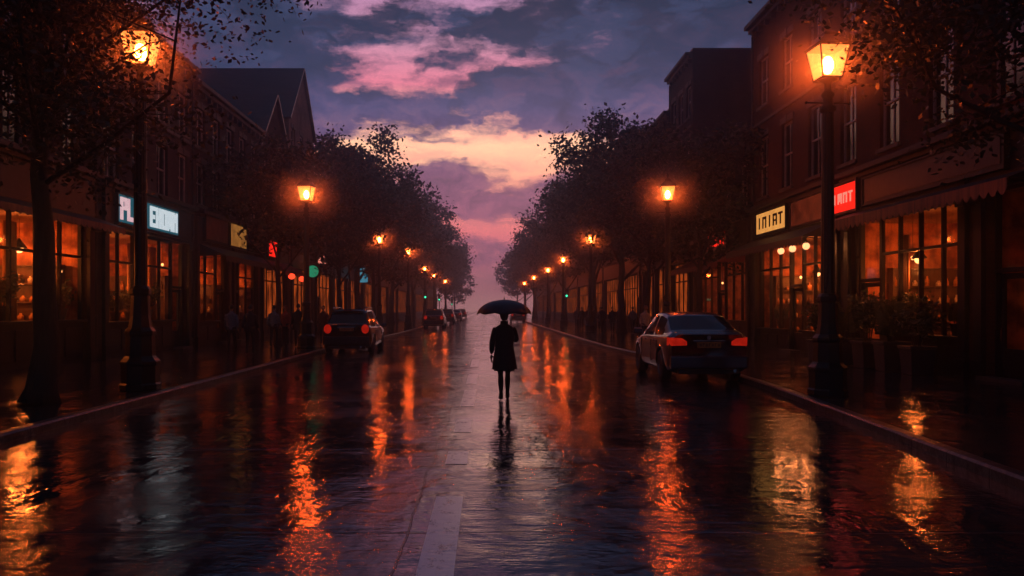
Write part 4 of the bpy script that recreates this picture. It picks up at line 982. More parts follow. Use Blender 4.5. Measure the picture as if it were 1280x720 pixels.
tree('large_tree', 'misty small-looking tree near the end of the left row', -9.6, 152, 16, 5.4, 4.5, 28, .5, 5000, .3, spread=.22)
tree('large_tree', 'faint misty tree at the street end on the left', -9.6, 190, 15.5, 5.6, 4.5, 29, .6, 4000, .3, spread=.22)
tree('large_tree', 'faintest misty tree of the left row', -9.6, 240, 15.5, 5.6, 4.5, 30, .7, 3500, .3, spread=.22)
tree('street_tree', 'dark tree around the second right lamp beside the parked car', 9.6, 36, 10.2, 3.4, 3.8, 31, .22, 6200, .17, 'leaf_green', 14, spread=.21)
tree('street_tree', 'leafy dark tree behind the second right lamp', 8.9, 44, 11.0, 3.5, 4.0, 32, .25, 5500, .18, 'leaf_autumn', 14, spread=.21)
tree('large_tree', 'tall bushy tree leaning over the street on the right', 9.3, 55, 14.6, 4.5, 4.2, 33, .30, 9000, .28, 'leaf_green', 16, spread=.23, sub=6)
tree('large_tree', 'bushy tree behind the tall right-hand tree', 9.6, 72, 14.4, 4.4, 4.4, 34, .34, 7000, .28, spread=.22, nl=14)
tree('large_tree', 'round hazy tree stepping down the right skyline', 9.3, 95, 15.0, 4.9, 4.4, 35, .4, 6500, .3, spread=.22, nl=14)
tree('large_tree', 'hazy tree beyond the fifth right lamp', 9.3, 120, 15.2, 5.0, 4.4, 36, .46, 5500, .3, spread=.22, nl=14)
tree('large_tree', 'misty tree near the end of the right row', 9.3, 150, 15.6, 5.2, 4.4, 37, .5, 5000, .3, spread=.22)
tree('large_tree', 'faint misty tree at the street end on the right', 9.3, 190, 15.5, 5.4, 4.4, 38, .6, 4000, .3, spread=.22)
tree('large_tree', 'faintest misty tree of the right row', 9.3, 240, 15.5, 5.6, 4.4, 39, .7, 3500, .3, spread=.22)

# ================================================================== TRAFFIC LIGHTS (far, green)
def traffic_light(label, x, y, z=.137, h=3.4):
    root = thing('traffic_light', label, 'traffic light', (x, y, z), 0, 'traffic lights down the street')
    p = MB(); p.lathe([(.09, 0), (.09, .3), (.055, .34), (.05, h)], 10); p.build('pole', 'cast_iron', root, True)
    b = MB(); b.box(-.17, .17, -.26, -.06, h - .75, h + .15); b.build('signal_head', 'trim_black', root, bevel=.02)
    for k, m in enumerate(('reflector_red', 'plate_amber', 'signal_green')):
        d = MB(); zc = h + .0 - .28 * k; d.add([(.105 * math.cos(2 * PI * i / 16), -.264, zc + .105 * math.sin(2 * PI * i / 16)) for i in range(16)], [tuple(range(16))]); d.build('lens', m, root)
        v_ = MB(); pts = [(.12 * math.cos(PI * i / 8), zc + .12 * math.sin(PI * i / 8)) for i in range(9)]
        for (a, b_), (c, e) in zip(pts, pts[1:]): v_.face((a, -.262, b_), (c, -.262, e), (c, -.42, e), (a, -.42, b_))
        v_.build('visor', 'trim_black', root)
traffic_light('green traffic light just past the fourth left lamp', -6.4, 84); traffic_light('green traffic light above the small parked cars', -6.3, 107); traffic_light('tiny green traffic light near the street end', -6.3, 146, h=3.0); traffic_light('green traffic light by the fourth right lamp', 7.6, 76)

# ================================================================== CARS
def make_car(kind, label, paintm):
    SUV = kind == 'suv'
    root = thing('parked_car', label, 'car', (0, 0, 0), 0, None)
    if SUV:
        Ln = 4.4; W2 = .93; belt = [(0, .98), (.15, 1.02), (3.1, .98), (3.45, .96), (4.2, .88), (4.4, .72)]
        top_ = [(0, 1.06), (.06, 1.10), (.42, 1.60), (.75, 1.68), (1.9, 1.70), (2.5, 1.62), (3.3, 1.02), (4.2, .90), (4.4, .74)]; gl = (.10, .40); ws = (2.55, 3.28); sw = (.50, 2.95)
    else:
        Ln = 4.45; W2 = .91; belt = [(0, .96), (.2, 1.0), (1.2, .97), (3.2, .93), (4.2, .80), (4.45, .62)]
        top_ = [(0, 1.0), (.10, 1.06), (.42, 1.09), (1.12, 1.42), (1.6, 1.48), (2.2, 1.49), (2.65, 1.41), (3.35, .97), (4.2, .83), (4.45, .64)]; gl = (.46, 1.10); ws = (2.70, 3.32); sw = (.85, 3.0)
    wid = [(0, .90), (.05, .955), (.25, .985), (1.2, 1.0), (3.0, 1.0), (3.9, .97), (4.25, .90), (4.5, .76)]
    wy = (.86, Ln - .92); WR = .335; AR = .40
    N_ = 90; ring_n = None; rings = []; NP = 0
    for i in range(N_ + 1):
        y = Ln * i / N_
        w = W2 * interp(wid, y); bz = interp(belt, y); tz = max((interp(top_, y - .06) + interp(top_, y) + interp(top_, y + .06)) / 3, bz + .025)
        cab = min(max((tz - bz - .03) / .45, 0), 1); zb = .22 + (.10 if y < .12 or y > Ln - .2 else 0)
        gw = w * (.86 - .13 * cab)
        pts = [(0, zb), (w * .80, zb), (w * .94, zb + .05), (w * .99, zb + .2), (w, .62), (w * .985, bz - .12), (w * .955, bz - .02), (w * .925, bz), (w * .905, bz + .012)]
        pts += [(w * .905 + (gw - w * .905) * .5 + .012 * cab, bz + .012 + (tz - .10 * cab - bz - .012) * .5), (gw, tz - .085 * cab - .004), (gw * .95, tz - .035 * cab - .002), (gw * .7, tz - .012 * cab), (gw * .35, tz - .002), (0, tz)]
        sub = []
        for (a, b), (c, e) in zip(pts, pts[1:]):
            for k in range(2): sub.append((a + (c - a) * k / 2, b + (e - b) * k / 2))
        sub.append(pts[-1]); ring = []
        for (a, b) in sub:
            for yw in wy:
                if a > .3 and b < WR + AR and abs(y - yw) < AR:
                    zz = WR + math.sqrt(AR * AR - (y - yw) ** 2)
                    if b < zz: b = zz if b > zb + .02 or True else b
            ring.append((a, b))
        full = [(-a, y, b) for a, b in ring[:0:-1]] + [(a, y, b) for a, b in ring[:-1]]
        # order: starts at left just above bottom centre ... build as closed ring
        left = [(-a, y, b) for a, b in ring]; right = [(a, y, b) for a, b in ring]
        rings.append(right + left[-2:0:-1]); NP = len(ring)
    T = len(rings[0]); body = MB(); parts = {k: MB() for k in ('rear_window', 'windscreen', 'side_window')}; doorL = MB(); doorR = MB(); swl = MB()
    for i in range(N_):
        y = Ln * (i + .5) / N_
        for k in range(T):
            q = [rings[i][k], rings[i][(k + 1) % T], rings[i + 1][(k + 1) % T], rings[i + 1][k]]
            kk = k if k < NP - 1 else T - 1 - k          # segment index from the bottom on either side
            dest = body
            if kk >= 21 and gl[0] < y < gl[1]: dest = parts['rear_window']
            elif kk >= 21 and ws[0] < y < ws[1]: dest = parts['windscreen']
            elif 16 <= kk < 20 and sw[0] + (.0 if kk < 18 else .16) < y < sw[1] - (0 if kk < 18 else .30) and not 1.80 < y < 1.90 and (kk < 18 or interp(top_, y) > interp(belt, y) + .36): dest = parts['side_window'] if q[0][0] > 0 else swl
            elif 6 <= kk < 14 and 1.22 < y < 3.02: dest = doorR if q[0][0] > 0 else doorL
            dest.add(q, [(0, 1, 2, 3)])
    body.add(rings[0], [tuple(range(T))]); body.add(rings[-1], [tuple(range(T))])
    def weld(mb):
        idx = {}; vs = []; fs = []
        for f in mb.f:
            ff = []
            for i in f:
                key = tuple(round(c, 5) for c in mb.v[i])
                if key not in idx: idx[key] = len(vs); vs.append(mb.v[i])
                if not ff or ff[-1] != idx[key]: ff.append(idx[key])
            if len(set(ff)) >= 3: fs.append(tuple(dict.fromkeys(ff)))
        mb.v, mb.f = vs, fs; return mb
    weld(body).build('body', paintm, root, True)
    for k, mb in parts.items(): weld(mb).build(k, 'car_glass', root, True)
    weld(swl).build('side_window', 'car_glass', root, True)
    for mb in (doorL, doorR):
        do = weld(mb).build('door', paintm, root, True); s = 1 if mb is doorR else -1
        for yy in (1.5, 2.45): h = MB(); h.box(s * (W2 - .005), s * (W2 + .03), yy - .1, yy + .1, .84, .872); h.build('handle', paintm, do, bevel=.01)
        for yy in (1.22, 1.86, 3.02): sm = MB(); sm.box(s * (W2 - .02), s * (W2 + .0015), yy - .005, yy + .005, .38, .86); sm.build('shut_line', 'trim_black', do)
    # rear end
    bp = MB(); bw = W2 * .94
    bp.box(-bw, bw, -.07, .10, .30, .58) if not SUV else bp.box(-bw, bw, -.08, .10, .34, .66)
    bp.build('rear_bumper', paintm if not SUV else 'trim_black', root, bevel=.04)
    fbp = MB(); fbp.box(-W2 * .78, W2 * .78, Ln - .12, Ln + .05, .26, .52); fbp.build('front_bumper', paintm, root, bevel=.05)
    dif = MB(); dif.box(-bw * .8, bw * .8, -.055, .08, .20, .296); dif.build('diffuser', 'trim_black', root, bevel=.01)
    for s in (-1, 1):
        tl = MB()
        if SUV: tl.add([(s * .70 + .135 * math.cos(2 * PI * i / 20), yy, 1.0 - .06 + .165 * math.sin(2 * PI * i / 20)) for yy in (-.035, .05) for i in range(20)], [tuple(range(20)), tuple(range(20, 40))] + [(i, (i + 1) % 20, 20 + (i + 1) % 20, 20 + i) for i in range(20)])
        else: tl.add([(s * .50, -.03, .80), (s * .50, -.03, .87), (s * .60, -.035, .93), (s * .84, -.02, .95), (s * .83, -.02, .79), (s * .50, .05, .80), (s * .50, .05, .87), (s * .60, .05, .93), (s * .885, .16, .95), (s * .89, .16, .79)], [(0, 1, 2, 3, 4), (9, 8, 7, 6, 5), (0, 1, 6, 5), (1, 2, 7, 6), (2, 3, 8, 7), (3, 4, 9, 8), (4, 0, 5, 9)])
        tl.build('tail_light', 'tail_light', root, bevel=.008)
        hl = MB(); hl.box(s * .48, s * .70, Ln - .16, Ln - .03, .56, .68); hl.build('headlight', 'chrome', root, bevel=.02)
        mi = MB(); mi.box(s * (W2 - .02), s * (W2 + .20), 2.92, 3.02, .96, 1.10); mi.build('wing_mirror', paintm, root, bevel=.03)
        if SUV: rl = MB(); rl.tube([(s * .60, .55, 1.69), (s * .62, .7, 1.74), (s * .62, 2.2, 1.745), (s * .60, 2.4, 1.68)], .018, 6); rl.build('roof_rail', 'chrome', root, True)
    pz = .80 if not SUV else .92
    pt = MB(); pt.box(-.26, .26, -.045, .02, pz - .06, pz + .06); po = pt.build('number_plate', 'plate_amber', root, bevel=.004)
    ch = MB(); q = random.Random(3)
    for i in range(7):
        x = -.21 + i * .066; ch.box(x, x + .012, -.049, -.046, pz - .035, pz + .035)
        if i % 2: ch.box(x + .012, x + .038, -.049, -.046, pz + .02, pz + .035)
        else: ch.box(x + .012, x + .034, -.049, -.046, pz - .008, pz + .006); ch.box(x + .034, x + .044, -.049, -.046, pz - .035, pz + .03)
    ch.build('characters', 'trim_black', po)
    bl = MB(); bl.box(-.35, .35, -.028, .02, pz + .075, pz + .10); bl.build('boot_trim', 'chrome', root, bevel=.005)
    if SUV: sp = MB(); sp.box(-.58, .58, .30, .62, 1.655, 1.69); sp.build('spoiler', paintm, root, bevel=.015); hb = MB(); hb.box(-.16, .16, .30, .33, 1.625, 1.652); hb.build('brake_light', 'reflector_red', root)
    else: em = MB(); em.lathe([(.005, 0), (.045, 0), (.045, .012), (.005, .012)], 14); em.xform(Matrix.Translation((0, -.012, .95)) @ Matrix.Rotation(R(90), 4, 'X')); em.build('badge', 'chrome', root)
    ex = MB(); ex.tube([(.55, -.09, .27), (.55, .1, .27)], .035, 10); ex.build('exhaust_pipe', 'chrome', root)
    ub = MB(); ub.box(-W2 * .72, W2 * .72, .3, Ln - .3, .19, .45); ub.build('underbody', 'trim_black', root)
    for s in (-1, 1):
        for yw in wy:
            wh = MB(); wh.lathe([(WR * .62, -.10), (WR * .92, -.11), (WR, -.085), (WR, .085), (WR * .92, .11), (WR * .62, .10)], 28); wh.xform(Matrix.Translation((s * (W2 - .125), yw, WR)) @ Matrix.Rotation(R(90), 4, 'Y')); wo_ = wh.build('wheel', 'rubber', root, True)
            rm = MB(); rm.lathe([(WR * .62, .09), (WR * .58, .105), (WR * .52, .06)], 28, caps=False); rm.lathe([(.055, .05), (.05, .1), (.005, .1)], 12)
            for k in range(5):
                a = 2 * PI * k / 5; pts = [(.04, -.035), (WR * .57, -.05), (WR * .57, .05), (.04, .035)]
                rm.add([(p[0] * math.cos(a) - p[1] * math.sin(a), p[0] * math.sin(a) + p[1] * math.cos(a), zz) for zz in (.07, .092) for p in pts], [(0, 1, 2, 3), (4, 5, 6, 7), (0, 1, 5, 4), (1, 2, 6, 5), (2, 3, 7, 6), (3, 0, 4, 7)])
            rm.xform(Matrix.Translation((s * (W2 - .125), yw, WR)) @ Matrix.Rotation(R(90) * s, 4, 'Y')); rm.build('rim', 'chrome', wo_)
    return root
car1 = make_car('sedan', 'dark blue parked car with red tail lights by the right kerb', 'paint_blue')
car1.location = (5.2, 18.7, 0); car1.rotation_euler = (0, 0, R(.5)); car1.scale = (1.06, 1.02, 1.13)
car2 = make_car('suv', 'black parked estate car with round red tail lights by the left kerb', 'paint_black')
car2.location = (-5.42, 31, 0); car2.scale = (1.04, 1.04, 1.03)
def recolour(o, old, new):
    for c in [o] + kids(o) + [g_ for k in kids(o) for g_ in kids(k)]:
        for s in getattr(c, 'material_slots', []):
            if s.material and s.material.name == old: s.link = 'OBJECT'; s.material = M[new]
for (x, y, src, new, lb) in [(-4.75, 72, car2, 'paint_rust', 'rust red parked car, nearer of the small hazy cars on the left'), (-4.85, 97, car2, 'paint_grey', 'grey parked car behind the rust red car on the left'), (-4.75, 122, car1, 'paint_black', 'dark low car third in the distant left row'), (-4.7, 150, car2, 'paint_rust', 'faint reddish car farthest along the left kerb'),
                             (4.1, 104, car2, 'paint_black', 'dark hazy car far off by the right kerb beside the umbrella')]:
    c = copy_tree(src); c.location = (x, y, 0); c.rotation_euler = (0, 0, 0)
    tag(c, lb, 'car', 'distant cars parked along the kerbs')
    recolour(c, 'paint_black' if src is car2 else 'paint_blue', new)

# ================================================================== PEOPLE
def skin(chains, m, name, parent, sub=1):
    """chains: list of vertex lists [(x,y,z,r)]; a chain may start with an int = index of an existing vertex to branch from."""
    vs, es, rs = [], [], []
    for ch in chains:
        prev = None
        for p in ch:
            if isinstance(p, int): prev = p; continue
            vs.append(p[:3]); rs.append(p[3]); i = len(vs) - 1
            if prev is not None: es.append((prev, i))
            prev = i
    me = bpy.data.meshes.new('tmp'); me.from_pydata(vs, es, []); ob = bpy.data.objects.new('tmp', me); COL.objects.link(ob)
    ob.modifiers.new('skin', 'SKIN').use_smooth_shade = True
    sv = me.skin_vertices[0].data
    for i, r in enumerate(rs): sv[i].radius = (r, r)
    sv[0].use_root = True
    s = ob.modifiers.new('sub', 'SUBSURF'); s.levels = s.render_levels = sub
    dg = bpy.context.evaluated_depsgraph_get(); dg.update()
    out = bpy.data.meshes.new_from_object(ob.evaluated_get(dg)); out.name = name
    bpy.data.objects.remove(ob); bpy.data.meshes.remove(me)
    return out
def to_mb(me):
    mb = MB(); mb.v = [tuple(v.co) for v in me.vertices]; mb.f = [tuple(p.vertices) for p in me.polygons]; return mb
def head_mesh(c, s=1.0):
    mb = MB(); n, m = 20, 14; vs = []
    for i in range(m + 1):
        th = PI * i / m
        for k in range(n):
            a = 2 * PI * k / n; x = math.sin(th) * math.cos(a); y = math.sin(th) * math.sin(a); z = math.cos(th)
            X, Y, Z = x * .075, y * .096, z * .117
            if z < 0: X *= 1 + .25 * z; Y *= 1 + .12 * z
            if y > .3:
                f = max(0, y - .3)
                if abs(x) < .16 and -.40 < z < .12: Y += .022 * f * (1.2 - (z + .4))         # nose
                if .2 < abs(x) < .55 and .0 < z < .28: Y -= .010                              # eye sockets
                if abs(x) < .3 and -.62 < z < -.46: Y += .006                                 # mouth
            if abs(abs(a % PI) - 0) < .2 and abs(z) < .3 and abs(x) > .8: X *= 1.13           # ears
            vs.append((c[0] + X * s, c[1] + Y * s, c[2] + Z * s))
    fs = [(i * n + k, i * n + (k + 1) % n, (i + 1) * n + (k + 1) % n, (i + 1) * n + k) for i in range(m) for k in range(n)]
    mb.add(vs, fs); return mb
def hand_chains(w, d, sidev, curl=.5, grip=False):
    """Palm and five fingers: from the wrist w along d; sidev = thumb side."""
    w = Vector(w); d = Vector(d).normalized(); t_ = (Vector(sidev) - d * Vector(sidev).dot(d)).normalized(); nrm = d.cross(t_)
    chs = [[(*w, .024), (*(w + d * .045), .030), (*(w + d * .085), .028)]]
    base = w + d * .075
    for k, (off, ln) in enumerate(((.030, .066), (.010, .075), (-.010, .070), (-.028, .054))):
        b = base + t_ * off; e = d.copy(); c = [(*(b), .0095)]; p = b
        for j in range(3):
            e = (e + nrm * (curl * (1.1 if grip else .5))).normalized(); p = p + e * ln / 2.3; c.append((*p, .0088 - .001 * j))
        chs.append(c)
    b = w + d * .028 + t_ * .022; p1_ = b + (t_ * .8 + d * .5 + nrm * .4).normalized() * .035; p2_ = p1_ + (d * .9 + nrm * (.3 + curl)).normalized() * .03
    chs.append([(*b, .012), (*p1_, .011), (*p2_, .009)])
    return chs
def person(label, loc, rz, pose, coat, legs, hairm, long_hair=False, hem=None, coat_len=.86, skirt=None, shoes='cloth_black', group=None, scale=1.0, hat=None):
    """pose: dict of joints; the body is one skinned mesh, clothing and hair are its children."""
    J = pose
    root = None
    legs_c = lambda r: [[(0, 0, .95, .125 * r), (J['hl'][0], J['hl'][1], .88, .085 * r), (*J['kl'], .058 * r), (*J['al'], .040 * r), (*J['tl'], .032 * r)], [0, (J['hr'][0], J['hr'][1], .88, .085 * r), (*J['kr'], .058 * r), (*J['ar'], .040 * r), (*J['tr'], .032 * r)]]
    body = [[(0, 0, .95, .12), (0, .0, 1.12, .105), (0, .005, 1.30, .12), (0, .015, 1.43, .075), (0, .03, 1.49, .052), (0, .045, 1.57, .050)]]
    body += [[0, (*J['hl'], .08), (*J['kl'], .038), (*J['al'], .024), (*J['tl'], .018)], [0, (*J['hr'], .08), (*J['kr'], .038), (*J['ar'], .024), (*J['tr'], .018)]]
    body += [[2, (*J['sl'], .058), (*J['el'], .040), (*J['wl'], .026)], [2, (*J['sr'], .058), (*J['er'], .040), (*J['wr'], .026)]]
    mb = to_mb(skin(body, None, 'body', None))
    for wr, el_, sv, gp in ((J['wl'], J['el'], (.3, 1, 0), J.get('gl', False)), (J['wr'], J['er'], J.get('tr_side', (-.3, 1, 0)), J.get('gr', False))):
        dv = Vector(J['dr']) if (gp and 'dr' in J) else Vector(wr) - Vector(el_)
        for c in hand_chains(wr, dv, sv, .75 if gp else .3, gp): x_ = to_mb(skin([c], None, 'h', None)); mb.add(x_.v, x_.f)
    hc = J.get('head', (0, .055, 1.645)); hm = head_mesh(hc); mb.add(hm.v, hm.f)
    root = mb.build('person', 'skin', None, True)
    tag(root, label, 'person', group)
    root.location = loc; root.rotation_euler = (0, 0, rz); root.scale = (scale,) * 3
    # hair
    h = MB(); n, m = 18, 10; vs = []
    for i in range(m + 1):
        th = PI * .5 * i / m * (1.45 if long_hair else 1.22)
        for k in range(n):
            a = 2 * PI * k / n; x, y, z = math.sin(th) * math.cos(a), math.sin(th) * math.sin(a), math.cos(th)
            fr_ = max(0, y - .2) * max(0, .75 - z) * .5
            vs.append((hc[0] + x * .086, hc[1] - .012 + y * .104 - fr_ * .12, hc[2] + .008 + z * .124 + fr_ * .12 - (.05 * max(0, -y) * max(0, .3 - z) if long_hair else 0)))
    h.add(vs, [(i * n + k, i * n + (k + 1) % n, (i + 1) * n + (k + 1) % n, (i + 1) * n + k) for i in range(m) for k in range(n)]); h.build('hair', hairm, root, True)
    # coat or jacket: lofted trunk plus sleeves, one mesh
    c = MB(); ztop = 1.475; hz = coat_len; prof = [(1.48, .062, .060), (1.462, .088, .072), (1.435, .132, .092), (1.40, .178, .108), (1.355, .208, .120), (1.25, .216, .130), (1.12, .185, .122), (1.02, .176, .126), (.92, .200, .145), (.78, .222, .160), (.60, .248, .180), (.50, .225, .17)]
    prof = [p for p in prof if p[0] > hz] + [(hz, interp([(z_, a) for z_, a, b in prof[::-1]], hz), interp([(z_, b) for z_, a, b in prof[::-1]], hz))]
    n = 28; vs = []
    for z_, a, b in prof:
        for k in range(n):
            t_ = 2 * PI * k / n; wv = 1 + (.035 * math.sin(5 * t_ + z_ * 3) * max(0, 1.05 - z_) / .45)
            vs.append((a * math.cos(t_) * wv, b * math.sin(t_) * wv + .008, z_))
    L_ = len(prof); c.add(vs, [(i * n + k, i * n + (k + 1) % n, (i + 1) * n + (k + 1) % n, (i + 1) * n + k) for i in range(L_ - 1) for k in range(n)])
    for s_, e_, w_ in ((J['sl'], J['el'], J['wl']), (J['sr'], J['er'], J['wr'])):
        s0 = Vector(s_) * .9 + Vector((0, 0, 1.36)) * .1; w0 = Vector(e_).lerp(Vector(w_), .97)
        md = Vector(s_).lerp(Vector(e_), .5)
        c2 = MB(); c2.tube([s0 + Vector((0, 0, .02)), Vector(s_), md, Vector(e_), Vector(e_).lerp(Vector(w_), .25), w0], [.056, .066, .066, .062, .058, .048], 12); c.add(c2.v, c2.f)
    col = MB()
    co_ = c.build('coat' if hz < .8 else 'jacket', coat, root, True)
    sm = co_.modifiers.new('sub', 'SUBSURF'); sm.levels = sm.render_levels = 1
    cl = MB(); cl.lathe([(.064, 1.45), (.074, 1.475), (.070, 1.525), (.060, 1.53)], 14, (0, .025, 0), 1.05, 1); cl.build('collar', coat, root, True)
    if legs: to = link('trousers', skin(legs_c(1.18), None, 'trousers', None), root); to.data.materials.append(M[legs])
    if skirt:
        k_ = MB(); k_.lathe([(.15, 1.0), (.18, .9), (.205, .7), (.20, hz - .03)], 24, (0, .005, 0), 1, .74); k_.build('skirt', skirt, root, True)
    if not legs:
        so2 = MB()
        x_ = to_mb(skin([[(J['hl'][0], J['hl'][1], .80, .078), (*Vector(J['hl']).lerp(Vector(J['kl']), .6), .074), (*J['kl'], .050), (*Vector(J['kl']).lerp(Vector(J['al']), .33), .062), (*J['al'], .029)]], None, 'l', None)); so2.add(x_.v, x_.f)
        x_ = to_mb(skin([[(J['hr'][0], J['hr'][1], .80, .078), (*Vector(J['hr']).lerp(Vector(J['kr']), .6), .074), (*J['kr'], .050), (*Vector(J['kr']).lerp(Vector(J['ar']), .33), .062), (*J['ar'], .029)]], None, 'l', None)); so2.add(x_.v, x_.f)
        so2.build('tights', 'cloth_black', root, True)
    for a_, t_ in ((J['al'], J['tl']), (J['ar'], J['tr'])):
        a_ = Vector(a_); t_ = Vector(t_); fw = (t_ - a_); fw.z = 0; fw.normalize()
        sh = skin([[(*(a_ + Vector((0, 0, .09))), .040), (*a_, .043), (*(a_.lerp(t_, .5) + Vector((0, 0, -.012))), .043), (*(t_ + fw * .02 + Vector((0, 0, .006))), .036)], [1, (*(a_ - fw * .045 + Vector((0, 0, -.045))), .036)]], None, 'shoe', None)
        link('shoe', sh, root).data.materials.append(M[shoes])
    return root
def pose(st=.0, arm=.05, sep_=.085, **kw):
    """A walking or standing pose; st = stride half-length."""
    p = dict(hl=(-.09, 0, .88), hr=(.09, 0, .88), kl=(-sep_ - .005, .05 - st * .35, .49), kr=(sep_ + .005, .06 + st * .6, .49), al=(-sep_, -st, .085 + st * .12), ar=(sep_, st + .01, .085),
             tl=(-sep_ - .015, -st + .14, .040 + st * .02), tr=(sep_ + .015, st + .16, .036), sl=(-.172, .0, 1.372), sr=(.172, .0, 1.372), el=(-.228, -.02 + arm, 1.11), er=(.228, -.02 - arm, 1.11), wl=(-.25, .06 + arm * 2.2, .90), wr=(.25, .06 - arm * 1.5, .90))
    p.update(kw); return p
mp = pose(.11, -.02, .066, er=(.236, .06, 1.14), wr=(.165, .235, 1.225), gr=True, dr=(-.75, .25, .35), tr_side=(0, -.3, 1), el=(-.232, -.03, 1.11), wl=(-.246, .02, .88))
MAIN = (.345, 15.4)
person('person in a knee-length dark coat walking away under a dark umbrella', (MAIN[0], MAIN[1], -.012), R(1.5), mp, 'cloth_black', None, 'hair_dark', coat_len=.60, skirt='cloth_black', long_hair=True)
# umbrella
um = thing('umbrella', 'open dark navy umbrella held over the person walking away', 'umbrella', (MAIN[0] + .0, MAIN[1] + .12, -.03))
um_dx = .02
c = MB(); n = 48; m = 10; vs = []
for i in range(m + 1):
    u_ = i / m
    for k in range(n):
        a = 2 * PI * k / n; sc = abs(math.cos(4 * a)) ; pan = 1 - .075 * u_ * (1 - sc)
        r = .53 * math.sin(u_ * PI * .47) / math.sin(PI * .47) * pan
        zz = 1.955 - .285 * (1 - math.cos(u_ * PI * .47)) / (1 - math.cos(PI * .47)) + .028 * u_ ** 3 * (1 - sc)
        vs.append((r * math.cos(a), r * math.sin(a), zz))
c.add(vs, [(i * n + k, i * n + (k + 1) % n, (i + 1) * n + (k + 1) % n, (i + 1) * n + k) for i in range(m) for k in range(n)])
ca = c.build('canopy', 'umbrella_cloth', um, True); sm = ca.modifiers.new('thick', 'SOLIDIFY'); sm.thickness = .003
for k in range(8):
    a = 2 * PI * k / 8; rb = MB()
    rb.tube([(.525 * math.sin(u_ * PI * .47) / math.sin(PI * .47) * math.cos(a), .525 * math.sin(u_ * PI * .47) / math.sin(PI * .47) * math.sin(a), 1.945 - .285 * (1 - math.cos(u_ * PI * .47)) / (1 - math.cos(PI * .47))) for u_ in (0.02, .25, .5, .75, 1.02)], .004, 5)
    rb.tube([(.012 * math.cos(a), .012 * math.sin(a), 1.70), (.27 * math.cos(a), .27 * math.sin(a), 1.865)], .003, 4); rb.build('rib', 'chrome', um)
hx, hy, hz = .105, .115, 1.25
s_ = MB(); s_.tube([(0, 0, 1.99), (hx * .3, hy * .3, 1.75), (hx, hy, hz)], .007, 8); s_.build('shaft', 'chrome', um)
s_ = MB(); s_.tube([(hx, hy, hz + .05), (hx + .01, hy + .01, hz - .12), (hx + .03, hy + .03, hz - .16), (hx + .06, hy + .03, hz - .155), (hx + .075, hy + .03, hz - .12)], .013, 8); s_.build('handle', 'shelf_wood', um, True)
s_ = MB(); s_.lathe([(.012, 1.95), (.008, 1.98), (.004, 2.02)], 8); s_.build('ferrule', 'chrome', um)

P0 = [('walk', pose(.16, .08)), ('stand', pose(.02, .02)), ('step', pose(.11, -.06))]
protos = []
def ped(label, x, y, rz, k, coat, legs, hair, group, cl=.86, long=False, sc=1.0):
    person(label, (x, y, .137), rz, P0[k][1], coat, legs, hair, long, coat_len=cl, group=group, scale=sc)
GL, GR = 'pedestrians on the left pavement', 'pedestrians on the right pavement'
ped('person in a grey-blue jacket, left one of the pair walking near the café', -9.15, 28.7, R(4), 0, 'cloth_slate', 'cloth_black', 'hair_dark', GL)
ped('person in a dark jacket, right one of the pair walking near the café', -8.45, 28.6, R(-5), 2, 'cloth_navy', 'cloth_black', 'hair_dark', GL, .82)
ped('person in a blue-grey jacket ahead of the walking pair', -9.1, 34.2, R(-10), 2, 'cloth_slate', 'cloth_navy', 'hair_dark', GL)
ped('person with auburn hair and rust shoulders by the second left lamp', -8.75, 34.9, R(160), 1, 'cloth_rust', 'cloth_black', 'hair_auburn', GL, .84, True)
ped('tall person in black close to the second left lamp post', -8.0, 34.0, R(12), 0, 'cloth_black', 'cloth_black', 'hair_dark', GL, .7, sc=1.04)
ped('person in a long brown coat behind the left parked car', -7.5, 36.8, R(180), 1, 'cloth_brown', 'cloth_black', 'hair_dark', GL, .62)
ped('person in dark clothes on the pavement beyond the left parked car', -7.3, 46, R(0), 0, 'cloth_navy', 'cloth_black', 'hair_dark', GL)
ped('person in brown walking past the third left lamp', -7.6, 50.5, R(180), 2, 'cloth_brown', 'cloth_black', 'hair_auburn', GL)
ped('person in a pale jacket standing beside the blue parked car', 7.05, 35.5, R(200), 1, 'cloth_pale', 'cloth_navy', 'hair_auburn', GR)
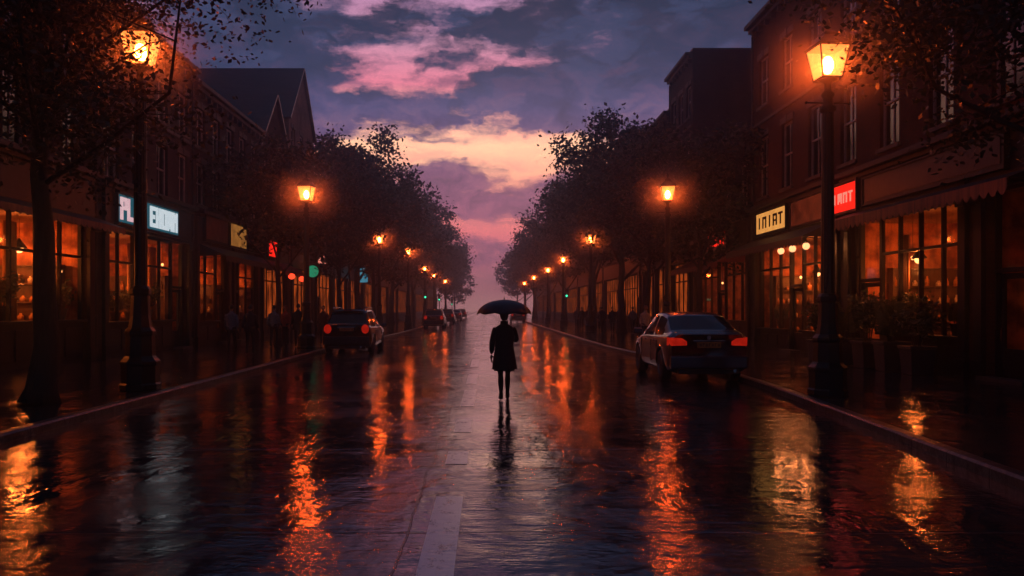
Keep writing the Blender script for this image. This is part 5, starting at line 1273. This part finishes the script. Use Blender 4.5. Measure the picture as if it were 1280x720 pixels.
gr = [(7.9, 54.5, 10, 0, 'cloth_black', 'dark-coated person nearest the third right lamp in the crowd'), (8.5, 54, 190, 1, 'cloth_navy', 'navy-jacketed person among the crowd by the third right lamp'), (9.2, 55.5, 170, 2, 'cloth_brown', 'brown-jacketed person among the crowd by the third right lamp'), (8.2, 57.5, -8, 1, 'cloth_grey', 'grey-jacketed person at the rear of the crowd by the third right lamp'),
      (9.7, 53, 5, 0, 'cloth_slate', 'slate-jacketed person at the outer edge of the crowd on the right'), (7.7, 64.5, 0, 0, 'cloth_black', 'dark person leading the farther right-hand group'), (8.3, 65.5, 180, 1, 'cloth_brown', 'brown-coated person in the farther right-hand group'), (8.9, 66, 8, 2, 'cloth_navy', 'navy-coated person in the farther right-hand group'), (7.9, 70, 180, 1, 'cloth_grey', 'grey-coated person at the rear of the farther right-hand group')]
for x, y, a, k, m_, lb in gr: ped(lb, x, y, R(a), k, m_, 'cloth_black', 'hair_dark', GR, .7 if k == 1 else .86)

GI = 'people inside the shops'
ped('dark-clothed person standing inside the left café window', -13.9, 21.0, R(70), 1, 'cloth_black', 'cloth_black', 'hair_dark', GI)
ped('person in brown standing at the left café counter', -14.6, 23.3, R(110), 1, 'cloth_brown', 'cloth_black', 'hair_auburn', GI)
ped('dark-clothed person inside the shop under the pink and white sign', -14.2, 28.0, R(80), 1, 'cloth_navy', 'cloth_black', 'hair_dark', GI)
ped('dark-clothed person inside the right restaurant window', 13.0, 21.7, R(-80), 1, 'cloth_black', 'cloth_black', 'hair_dark', GI)
ped('person in rust clothes at the right restaurant counter', 13.5, 23.0, R(-100), 1, 'cloth_rust', 'cloth_black', 'hair_auburn', GI)
ped('dark-clothed person inside the shop behind the globe lamps', 13.2, 30.0, R(-80), 1, 'cloth_brown', 'cloth_black', 'hair_dark', GI)
# ================================================================== HAZE
hz = MB(); hz.box(-420, 420, -110, 540, -1.03, 21.5)
m, nt, out = newmat('haze_air')
pv = nt.node('ShaderNodeVolumePrincipled'); pv.inputs['Color'].default_value = (.52, .68, .98, 1); pv.inputs['Density'].default_value = HAZE_DENSITY; pv.inputs['Anisotropy'].default_value = .86
nt.l.new(pv.outputs[0], out.inputs['Volume'])
tag(hz.build('haze', m), kind='stuff')
